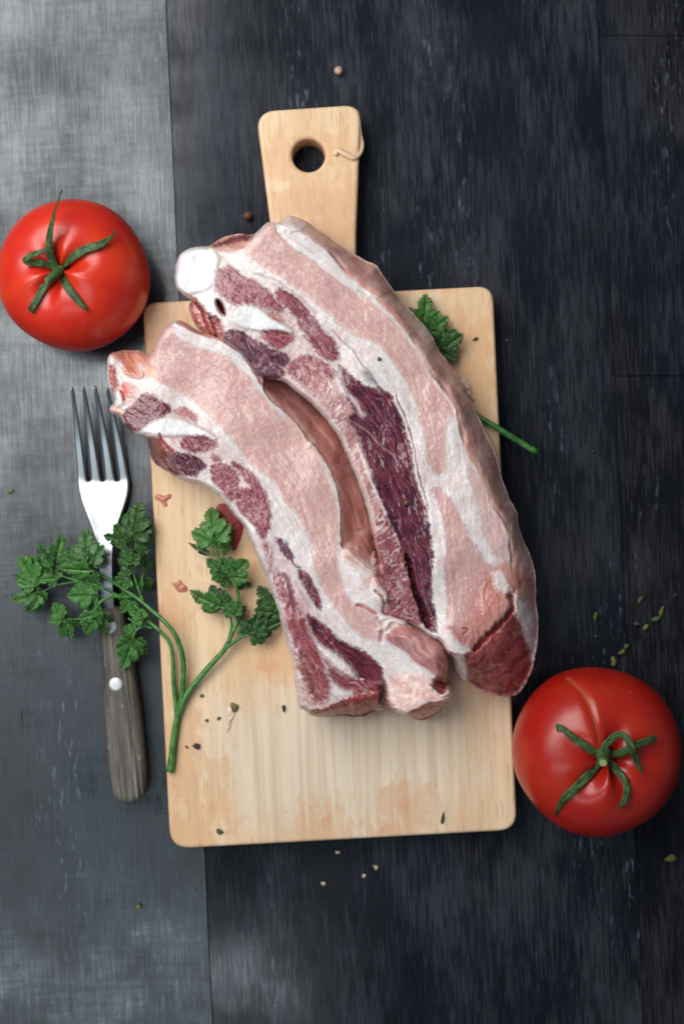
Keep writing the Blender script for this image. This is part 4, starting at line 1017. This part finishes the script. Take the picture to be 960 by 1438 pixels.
def leaf(parent, b, t, zb, zt, w=1.0, roll=0., cup=.14, seed=0, top=1.0):
    """leaflet from base pixel b to tip pixel t"""
    HF = chaikin(HALF, 1, False); HF[:, 1] += 0
    rnd = random.Random(seed); B = P(*b, zb); T = P(*t, zt); ax = T - B; L = ax.length; ax.normalize()
    sx = ax.cross(Vector((0, 0, 1))).normalized(); up = sx.cross(ax).normalized()
    sx2 = sx * math.cos(roll) + up * math.sin(roll); up2 = up * math.cos(roll) - sx * math.sin(roll)
    V = []; F = []; VE = []; nc = 4
    dro = rnd.uniform(.02, .26); wav = rnd.uniform(0, 6)
    def blade(ox, oy, ang, ln, wd):
        """one toothed leaflet of the compound leaf, in the leaf's own plane"""
        ca, sa = math.cos(ang), math.sin(ang); cu = cup * rnd.uniform(.3, 1.8); bend = rnd.uniform(-.1, .25); tw = rnd.uniform(-.18, .18)
        for side in (-1, 1):
            base = len(V); k1 = rnd.uniform(.9, 1.12); asym = rnd.uniform(-.05, .05)
            for i, (x, y) in enumerate(HF):
                x = x * k1 * wd + rnd.uniform(-.014, .014); y = y + rnd.uniform(-.014, .014) + asym * x
                vy = min(y, .985) * .92
                for k in range(nc):
                    f = k / (nc - 1); xx = x * f; yy = vy + (y - vy) * f**.8
                    z = cu * xx * xx * 1.3 - bend * yy * yy + side * xx * tw + .014 * math.sin(xx * 9 + yy * 13 + wav) * f + .008 * math.sin(yy * 31 + wav) * f - .02 * (1 - f)
                    lx, ly, lz = side * xx * ln, yy * ln, z * ln
                    gx = ox + lx * ca + ly * sa; gy = oy - lx * sa + ly * ca; gz = lz + cup * gx * gx * .6 - dro * gy * gy * .5
                    V.append(B + sx2 * (gx * L) + ax * (gy * L) + up2 * (gz * L))
                    VE.append(math.exp(-(xx / .03)**2) * .9 + .5 * math.exp(-((yy - .12 - .62 * xx) / .035)**2) + .35 * math.exp(-((yy - .55 - .7 * xx) / .03)**2))
            for i in range(len(HF) - 1):
                for k in range(nc - 1):
                    f = (base + i*nc + k, base + i*nc + k + 1, base + (i+1)*nc + k + 1, base + (i+1)*nc + k)
                    F.append(f if side > 0 else f[::-1])
    if w >= .6:
        blade(0, .16, rnd.uniform(-.12, .12), .86, .80 * w**.5)
        for sd in (-1, 1): blade(0, .08, sd * rnd.uniform(.72, 1.0), rnd.uniform(.56, .72) * w**.4, .82)
    else: blade(0, 0, 0, 1, w)
    o = mesh_obj('leaf', V, F, m_leaf, parent)
    o.data.attributes.new('vein', 'FLOAT', 'POINT').data.foreach_set('value', np.clip(np.array(VE, np.float32), 0, 1))
    md = o.modifiers.new('thick', 'SOLIDIFY'); md.thickness = .00014; md.offset = 0
    return o

sprig = empty('parsley_sprig', 'large green parsley sprig lying across the fork and the left side of the board', 'parsley', 'sprigs of parsley')
st = lambda path, r0, r1, name='stem': ptube(name, path, r0 * .84, r1 * .74, m_stem, sprig, 8, 5)
zB = BZ + .0018
st([(239, 1084, zB), (242, 1060, zB), (245, 1032, zB), (250, 1003, zB)], 6.2, 6.0)
st([(249, 1006, zB), (262, 976, zB + .001), (288, 943, zB + .002), (316, 912, zB + .003)], 6.0, 4.6)
st([(315, 913, zB + .003), (326, 890, zB + .003), (334, 868, zB + .003), (336, 845, zB + .004), (331, 822, zB + .005), (320, 806, zB + .006), (309, 788, zB + .006), (302, 764, zB + .007)], 4.0, 2.2)
st([(316, 912, zB + .003), (324, 888, zB + .003), (325, 873, zB + .004), (321, 860, zB + .005), (312, 850, zB + .007)], 2.6, 1.8)
st([(317, 910, zB + .003), (336, 897, zB + .004), (356, 889, zB + .005)], 3.4, 2.2)
st([(356, 889, zB + .005), (374, 880, zB + .004), (388, 868, zB + .003)], 2.0, 1.6)
st([(252, 1000, zB), (257, 960, zB + .002), (257, 925, zB + .004), (248, 895, zB + .006), (232, 874, zB + .006), (212, 856, zB + .004), (190, 838, zB + .002), (150, 812, .0185), (135, 804, .021)], 5.2, 2.4)
st([(248, 1000, zB), (244, 960, zB + .001), (243, 925, zB + .002), (238, 902, zB + .003), (222, 884, zB + .003), (204, 868, zB), (188, 848, .0175), (165, 836, .018), (140, 823, .020)], 4.0, 2.2)
st([(188, 839, .018), (160, 838, .020), (143, 844, .022), (132, 858, .022), (116, 868, .019), (98, 870, .015), (72, 873, .010)], 2.8, 1.3)
st([(135, 848, .022), (134, 858, .023)], 1.6, 1.4)
st([(201, 845, .019), (193, 822, .020), (187, 803, .021), (184, 782, .022)], 2.6, 2.0)
st([(199, 835, .018), (200, 812, .018), (203, 802, .018)], 1.6, 1.3)
st([(214, 882, .019), (200, 880, .017), (191, 886, .017), (187, 897, .017)], 2.4, 1.6)
st([(207, 880, .018), (194, 877, .018), (180, 868, .018)], 2.2, 1.4)
st([(140, 823, .020), (112, 816, .017), (88, 809, .014), (72, 799, .012)], 2.2, 1.4)
st([(112, 816, .017), (80, 822, .012), (58, 832, .010)], 2.0, 1.2)
st([(88, 809, .014), (66, 816, .010), (52, 822, .009)], 1.6, 1.0)
st([(135, 804, .021), (122, 798, .021)], 1.8, 1.3)
LV = [  # base, tip, z base, z tip, width, roll
 ((302, 766), (290, 712), .024, .022, .95, .1), ((300, 770), (271, 741), .024, .020, .55, .3), ((305, 772), (328, 741), .023, .021, .75, -.4), ((301, 780), (261, 767), .023, .021, .28, .7),
 ((322, 812), (350, 788), .023, .026, 1.5, -.1), ((318, 806), (287, 787), .022, .020, .9, .2), ((322, 815), (301, 817), .021, .019, 1.0, .2), ((330, 815), (354, 822), .020, .017, .8, -.2), ((318, 812), (312, 784), .023, .025, .9, 0),
 ((318, 855), (261, 837), .024, .023, .55, .5), ((313, 850), (291, 824), .024, .023, .8, .2), ((330, 868), (318, 834), .022, .026, .75, .2), ((328, 868), (346, 850), .021, .020, .6, -.3), ((316, 852), (300, 832), .023, .026, .9, .2),
 ((386, 864), (363, 824), .019, .023, .85, .1), ((390, 870), (370, 846), .018, .018, .7, 0), ((392, 866), (384, 838), .018, .018, .8, 0),
 ((346, 893), (396, 879), .022, .023, .62, -.2), ((348, 892), (362, 862), .022, .026, .7, -.2), ((352, 891), (379, 894), .021, .019, .9, .1), ((345, 893), (334, 873), .021, .020, .8, .2), ((356, 889), (376, 870), .022, .024, .8, -.1),
 # over the fork and the table
 ((56, 826), (24, 784), .012, .014, .95, .1), ((54, 824), (42, 780), .012, .012, .8, 0), ((54, 828), (16, 808), .010, .006, .45, .4), ((60, 826), (46, 850), .010, .006, .7, 0), ((60, 832), (17, 842), .010, .012, .8, -.1), ((58, 836), (36, 860), .009, .006, .8, 0),
 ((74, 803), (52, 762), .014, .017, .5, .4), ((76, 800), (85, 752), .014, .016, .6, -.3), ((78, 806), (64, 785), .013, .012, .8, 0), ((84, 812), (56, 816), .018, .020, .45, .4), ((84, 816), (60, 800), .012, .010, 1., 0),
 ((124, 798), (114, 742), .022, .020, .8, .1), ((120, 798), (90, 772), .022, .017, .85, .2), ((126, 796), (136, 766), .022, .020, .9, -.2), ((122, 800), (100, 762), .021, .018, .7, .3), ((134, 802), (85, 801), .027, .026, .55, .5), ((134, 803), (128, 818), .026, .024, 1.0, 0), ((118, 806), (98, 790), .017, .013, .9, .1),
 ((142, 836), (95, 833), .018, .012, .95, .3), ((138, 842), (112, 846), .016, .010, .9, .1), ((140, 830), (100, 815), .015, .012, .8, .1),
 ((90, 870), (69, 848), .014, .010, .9, .2), ((96, 871), (80, 893), .015, .008, .95, -.2), ((92, 870), (66, 874), .013, .012, .35, .4), ((84, 873), (94, 852), .011, .010, .7, 0), ((102, 870), (98, 890), .014, .010, .8, 0),
 ((133, 860), (119, 894), .023, .021, .85, .1), ((134, 860), (160, 878), .024, .020, .62, -.3), ((132, 862), (150, 894), .022, .018, .7, -.1), ((130, 862), (116, 876), .022, .019, .8, .1), ((135, 856), (142, 872), .024, .023, 1., 0),
 ((188, 896), (173, 940), .018, .014, .85, .1), ((188, 896), (203, 922), .018, .014, .7, -.2), ((187, 898), (166, 915), .017, .012, .7, .2), ((190, 900), (190, 932), .017, .011, .7, 0),
 ((186, 764), (189, 701), .022, .018, .82, 0), ((183, 745), (180, 716), .027, .028, .42, .2), ((180, 762), (146, 751), .026, .027, .7, .3), ((188, 776), (211, 746), .022, .018, .85, -.2), ((186, 796), (172, 762), .024, .027, .6, .3), ((198, 803), (216, 784), .018, .015, .7, -.2), ((188, 800), (164, 786), .022, .018, .9, .1),
 ((187, 812), (158, 815), .021, .018, .9, .1), ((190, 832), (163, 842), .016, .014, .9, 0), ((203, 872), (182, 857), .020, .021, .8, .1), ((190, 888), (171, 884), .016, .012, .9, 0), ((186, 840), (168, 862), .017, .014, .7, 0), ((200, 812), (208, 832), .015, .009, .7, 0), ((190, 790), (206, 770), .018, .013, .9, 0), ((192, 826), (180, 800), .017, .016, .8, 0), ((194, 862), (212, 872), .017, .016, .8, 0),
]
for i, (b, t, zb, zt, w, r) in enumerate(LV): leaf(sprig, b, t, zb + .001, zt + .001, w, r, seed=i + 5)

sprig2 = empty('parsley_sprig', 'parsley sprig tucked under the larger rib, leaves at the upper right of the board', 'parsley', 'sprigs of parsley')
ptube('stem', [(592, 460, zB), (612, 500, zB), (640, 552, zB), (668, 582, zB), (690, 596, zB + .0015), (720, 615, zB + .001), (753, 635, zB - .001)], 2.6, 4.6, m_stem, sprig2, 8, 5)
for i, (b, t, w, r, z0, z1) in enumerate([((596, 468), (592, 417), .95, .1, .017, .025), ((600, 466), (628, 447), .95, -.1, .018, .024), ((590, 460), (574, 432), .8, .2, .018, .02), ((612, 494), (650, 472), .95, -.2, .018, .024), ((612, 492), (634, 506), .75, 0, .018, .02), ((610, 480), (640, 462), .7, -.1, .017, .02)]):
    leaf(sprig2, b, t, z0 + .001, z1, w, r, seed=i + 95)

# ================================================================== small scraps and crumbs
def mat_flat(name, c, rough=.5, spec=.4, var=.35, scale=500):
    n = N(name); p = n.pos(); a = n.noise(p, scale, 3, .6)
    d = tuple(x * (1 - var) for x in c[:3]) + (1,); n.bump(a, .4, .0006)
    return n.out(n.mix(n.ramp(a, .35, .65), d, c), rough, spec)
m_pep_l = mat_flat('pale_peppercorn', srgb(206, 166, 146), .6); m_pep_d = mat_flat('brown_peppercorn', srgb(98, 66, 48), .5)
m_red = mat_flat('red_meat_scrap', srgb(166, 66, 66), .5, .35, .3, 900); m_pink = mat_flat('pink_meat_scrap', srgb(204, 128, 108), .3, .5, .3); m_fatscrap = mat_flat('fat_scrap', srgb(222, 192, 170), .35, .5, .2)
m_herb = mat_flat('dried_herb', srgb(106, 108, 54), .7); m_herb_g = mat_flat('green_herb', srgb(64, 88, 46), .6); m_herb_d = mat_flat('dark_herb', srgb(54, 52, 36), .7); m_crumb = mat_flat('pale_crumb', srgb(190, 176, 150), .7)
def blob(name, px, py, z0, rx, ry, rz, rot, mat, seed, rough=.25, label=None, cat=None, group=None):
    """small uneven lump; radii in px, rz in mm"""
    rnd = random.Random(seed); bm = bmesh.new(); bmesh.ops.create_icosphere(bm, subdivisions=2, radius=1)
    c, s_ = math.cos(rot), math.sin(rot); ctr = P(px, py, z0 + rz * .001); ph = [rnd.uniform(0, 6) for _ in range(6)]
    for v in bm.verts:
        q = v.co; k = 1 + rough * (math.sin(q.x * 3 + ph[0]) * math.sin(q.y * 3.4 + ph[1]) + .6 * math.sin(q.z * 5 + q.x * 4 + ph[2]) * math.cos(q.y * 5 + ph[3]))
        x = q.x * rx * K * k; y = q.y * ry * K * k
        v.co = Vector((c * x - s_ * y, s_ * x + c * y, q.z * rz * .001 * k))
    lo = min(v.co.z for v in bm.verts)
    for v in bm.verts: v.co.z -= lo + rz * .001
    for f in bm.faces: f.smooth = True
    me = bpy.data.meshes.new(name); bm.to_mesh(me); bm.free(); me.materials.append(mat)
    o = link(bpy.data.objects.new(name, me)); o.location = ctr
    return tag(o, label, cat, group)
T0 = .0003; B0 = BZ + .0001
blob('peppercorn', 475, 99, T0, 6, 6, 1.9, 0, m_pep_l, 1, .06, 'pale pinkish peppercorn on the table above the board handle', 'peppercorn', 'peppercorns on the table')
blob('peppercorn', 348, 303, T0, 7, 6.5, 2.1, 0, m_pep_d, 2, .06, 'dark brown peppercorn on the table left of the board handle', 'peppercorn', 'peppercorns on the table')
# red scrap under the parsley
def patch(name, pts, z, h, mat, label, cat, group=None, crop='O'):
    p = chaikin(cv(crop, *pts), 2); c = p.mean(0); V = []; F = []; n = len(p); rnd = random.Random(n + int(c[0])); R_ = 7
    for r in range(R_ + 1):
        f = 1 - r / R_
        for i in range(n):
            q = c + (p[i] - c) * f
            zz = z + h * (1 - f**3) * (1 + .35 * math.sin(q[0] * .5) * math.cos(q[1] * .6)) + (0 if r else -.00005)
            V.append(P(q[0], q[1], zz))
    for r in range(R_):
        for i in range(n): F.append((r*n+i, (r+1)*n+i, (r+1)*n+(i+1) % n, r*n+(i+1) % n))
    bm = bmesh.new(); vs = [bm.verts.new(v) for v in V]
    for f in F:
        if len({tuple(V[k]) for k in f}) >= 3:
            try: bm.faces.new([vs[k] for k in f])
            except ValueError: pass
    bmesh.ops.remove_doubles(bm, verts=bm.verts, dist=1e-6); bmesh.ops.recalc_face_normals(bm, faces=bm.faces)
    if sum(f.normal.z for f in bm.faces) < 0: bmesh.ops.reverse_faces(bm, faces=bm.faces)
    for f in bm.faces: f.smooth = True
    me = bpy.data.meshes.new(name); bm.to_mesh(me); bm.free(); me.materials.append(mat)
    return tag(link(bpy.data.objects.new(name, me)), label, cat, group)
GS = 'meat scraps on the board'
patch('meat_scrap', [(303, 709), (316, 706), (330, 712), (340, 728), (343, 742), (338, 758), (330, 776), (324, 768), (318, 764), (310, 745), (303, 728)], B0, .0012, m_red, 'dark red scrap of meat behind the parsley beside the smaller rib', 'meat scrap', GS)
patch('meat_scrap', [(216, 696), (224, 693), (230, 697), (241, 692), (241, 700), (233, 703), (236, 711), (231, 713), (226, 704), (217, 701)], B0, .0009, m_pink, 'thin pink meat shred near the left board edge below the smaller rib', 'meat scrap', GS)
patch('meat_scrap', [(240, 817), (248, 819), (252, 812), (256, 818), (260, 822), (265, 826), (262, 832), (250, 832), (246, 826)], B0, .0009, m_pink, 'small pink meat shred between the stem and the parsley leaves on the board', 'meat scrap', GS)
patch('fat_scrap', [(646, 533), (652, 529), (658, 535), (662, 545), (662, 556), (667, 560), (666, 567), (660, 560), (655, 553), (648, 545)], B0, .0018, m_fatscrap, 'pale fat scrap on the board touching the right side of the larger rib', 'fat scrap', GS)
patch('fat_scrap', [(318, 998), (324, 990), (331, 996), (330, 1006), (325, 1013), (323, 1026), (318, 1031), (316, 1024), (320, 1012), (316, 1006)], B0, .0006, m_fatscrap, 'thin pale fat shred on the board right of the parsley stem', 'fat scrap', GS)
m_strand = mat_flat('pale_strand', srgb(226, 192, 158), .45, .4, .15)
s_ = ptube('meat_strand', [(470, 218, B0 + .0006), (474, 211, B0 + .001), (484, 216, B0 + .001), (496, 221, B0 + .0008), (504, 215, BZ - .001), (507, 203, BZ - .0025), (504, 188, BZ - .002), (502, 172, BZ - .001), (500, 160, BZ - .001), (503, 158, BZ - .002)], 3.4, 4.6, m_strand, None, 8, 6, .35)
tag(s_, 'pale stringy membrane strand curled over the right edge of the board handle', 'meat strand')
CR = [  # px, py, base, rx, ry, rz mm, rot, material, label
 (329, 993, B0, 5, 6, .7, .4, m_herb, 'olive herb flake on the board beside the pale fat shred'),
 (283, 977, B0, 3.2, 2.4, .5, .5, m_herb, 'olive herb crumb on the board beside the forked parsley stem'),
 (276, 1048, B0, 4.6, 4, .8, .2, m_herb_d, 'dark square herb crumb on the board right of the stem base'),
 (290, 1012, B0, 2.6, 2.2, .5, .2, m_herb, 'tiny olive crumb on the board between the stem and the fat shred'),
 (307, 1009, B0, 2, 3, .4, -.4, m_herb_g, 'tiny green crumb on the board just left of the fat shred'),
 (398, 995, B0, 2.2, 5, .7, .1, m_herb_d, 'small dark herb sliver on the board just left of the smaller rib end'),
 (621, 1149, B0, 1.8, 7.5, .6, -.15, m_herb_d, 'dark upright herb sliver near the lower right of the board'),
 (308, 1168, B0, 5, 3.5, .6, -.5, m_herb_g, 'greyish green herb flake at the lower left of the board'),
 (667, 476, B0, 4, 2, .6, .6, m_herb_g, 'tiny green herb curl at the upper right of the board'),
 (262, 1049, B0, 1.8, 1.8, .4, 0, m_herb_d, 'tiny brown crumb beside the dark square crumb'),
 (195, 1273, T0, 4, 3.6, .9, .4, m_herb, 'yellowish herb crumb on the table below the fork handle'),
 (454, 1241, T0, 3.4, 3, .8, 0, m_crumb, 'pale crumb on the table below the board, left of its closest pair mate'),
 (511, 1230, T0, 3, 2.8, .8, 0, m_crumb, 'pale crumb of the close pair below the board, lower left of the two'),
 (528, 1218, T0, 3.4, 4, .8, .3, m_crumb, 'pale crumb of the close pair below the board, upper right of the two'),
 (474, 1197, T0, 3.6, 2.2, .6, 0, m_crumb, 'grey crumb on the table just under the lower board edge'),
 (941, 1205, T0, 8, 5, 1.0, .1, m_herb, 'yellow green herb flake on the table below the right tomato'),
 (15, 690, T0, 5, 2.4, .6, .5, m_herb, 'olive herb flake on the table at the left picture edge'),
 (711, 478, T0, 2.4, 2.2, .6, 0, m_herb, 'tiny olive crumb on the table right of the board top corner'),
 (898, 842, T0, 2.2, 5.5, .7, -.6, m_herb, 'slim olive herb sliver above the green cluster near the right tomato'),
 (928, 858, T0, 2.4, 7, .8, -.3, m_herb, 'upright yellow green flake at the right end of the green cluster'),
 (921, 869, T0, 7, 3.4, .8, .3, m_herb_g, 'widest green herb flake in the cluster above the right tomato'),
 (906, 881, T0, 3.4, 5, .8, -.3, m_herb, 'olive flake just below the widest green flake of the cluster'),
 (894, 876, T0, 5, 3, .7, -.4, m_herb_d, 'brownish flake at the left end of the green cluster'),
 (947, 836, T0, 4, 2.6, .6, .2, m_herb_d, 'dim olive flake at the right picture edge above the right tomato'),
 (879, 908, T0, 4, 3.4, .7, .5, m_herb_g, 'green crumb midway between the cluster and the right tomato'),
 (872, 916, T0, 6, 3.4, .8, .3, m_herb, 'olive flake close above the right tomato beside the table seam'),
 (861, 929, T0, 4.5, 8, .9, -.2, m_herb, 'large olive flake touching the top of the right tomato'),
 (835, 866, T0, 2.4, 6, .7, -.2, m_herb, 'upright olive sliver between the larger rib and the table seam'),
 (836, 894, T0, 2.8, 2.6, .6, 0, m_herb_g, 'round green crumb between the rib lump and the table seam'),
 (832, 634, T0, 3, 2, .5, 0, m_herb_d, 'tiny amber crumb on the table near the right seam'),
]
for i, (x, y, z, rx, ry, rz, rot, m, lab) in enumerate(CR):
    blob('herb_flake' if 'crumb' not in lab else 'crumb', x, y, z, rx, ry, rz, rot, m, i + 40, .35, lab, 'crumb' if 'crumb' in lab else 'herb flake', 'herb flakes and crumbs')
# specks lying on the meat: sit on its surface
dg = bpy.context.evaluated_depsgraph_get()
def on_meat(px, py):
    o = Vector((0, 0, H)); d = (P(px, py) - o).normalized()
    hit, loc, *_ = sc.ray_cast(dg, o, d); return loc.z if hit else BZ
dg.update()
for i, (x, y, r, m, lab) in enumerate([(570, 706, 3.4, m_herb, 'round green speck on the long maroon muscle of the larger rib'), (532, 504, 2.8, m_herb, 'tiny green speck on the white fat of the larger rib'), (444, 999, 3.2, m_herb, 'green and yellow speck at the sawn lower end of the smaller rib')]):
    blob('crumb', x, y, on_meat(x, y) - .0002, r, r, .8, 0, m, i + 90, .25, lab, 'crumb', 'herb flakes and crumbs')
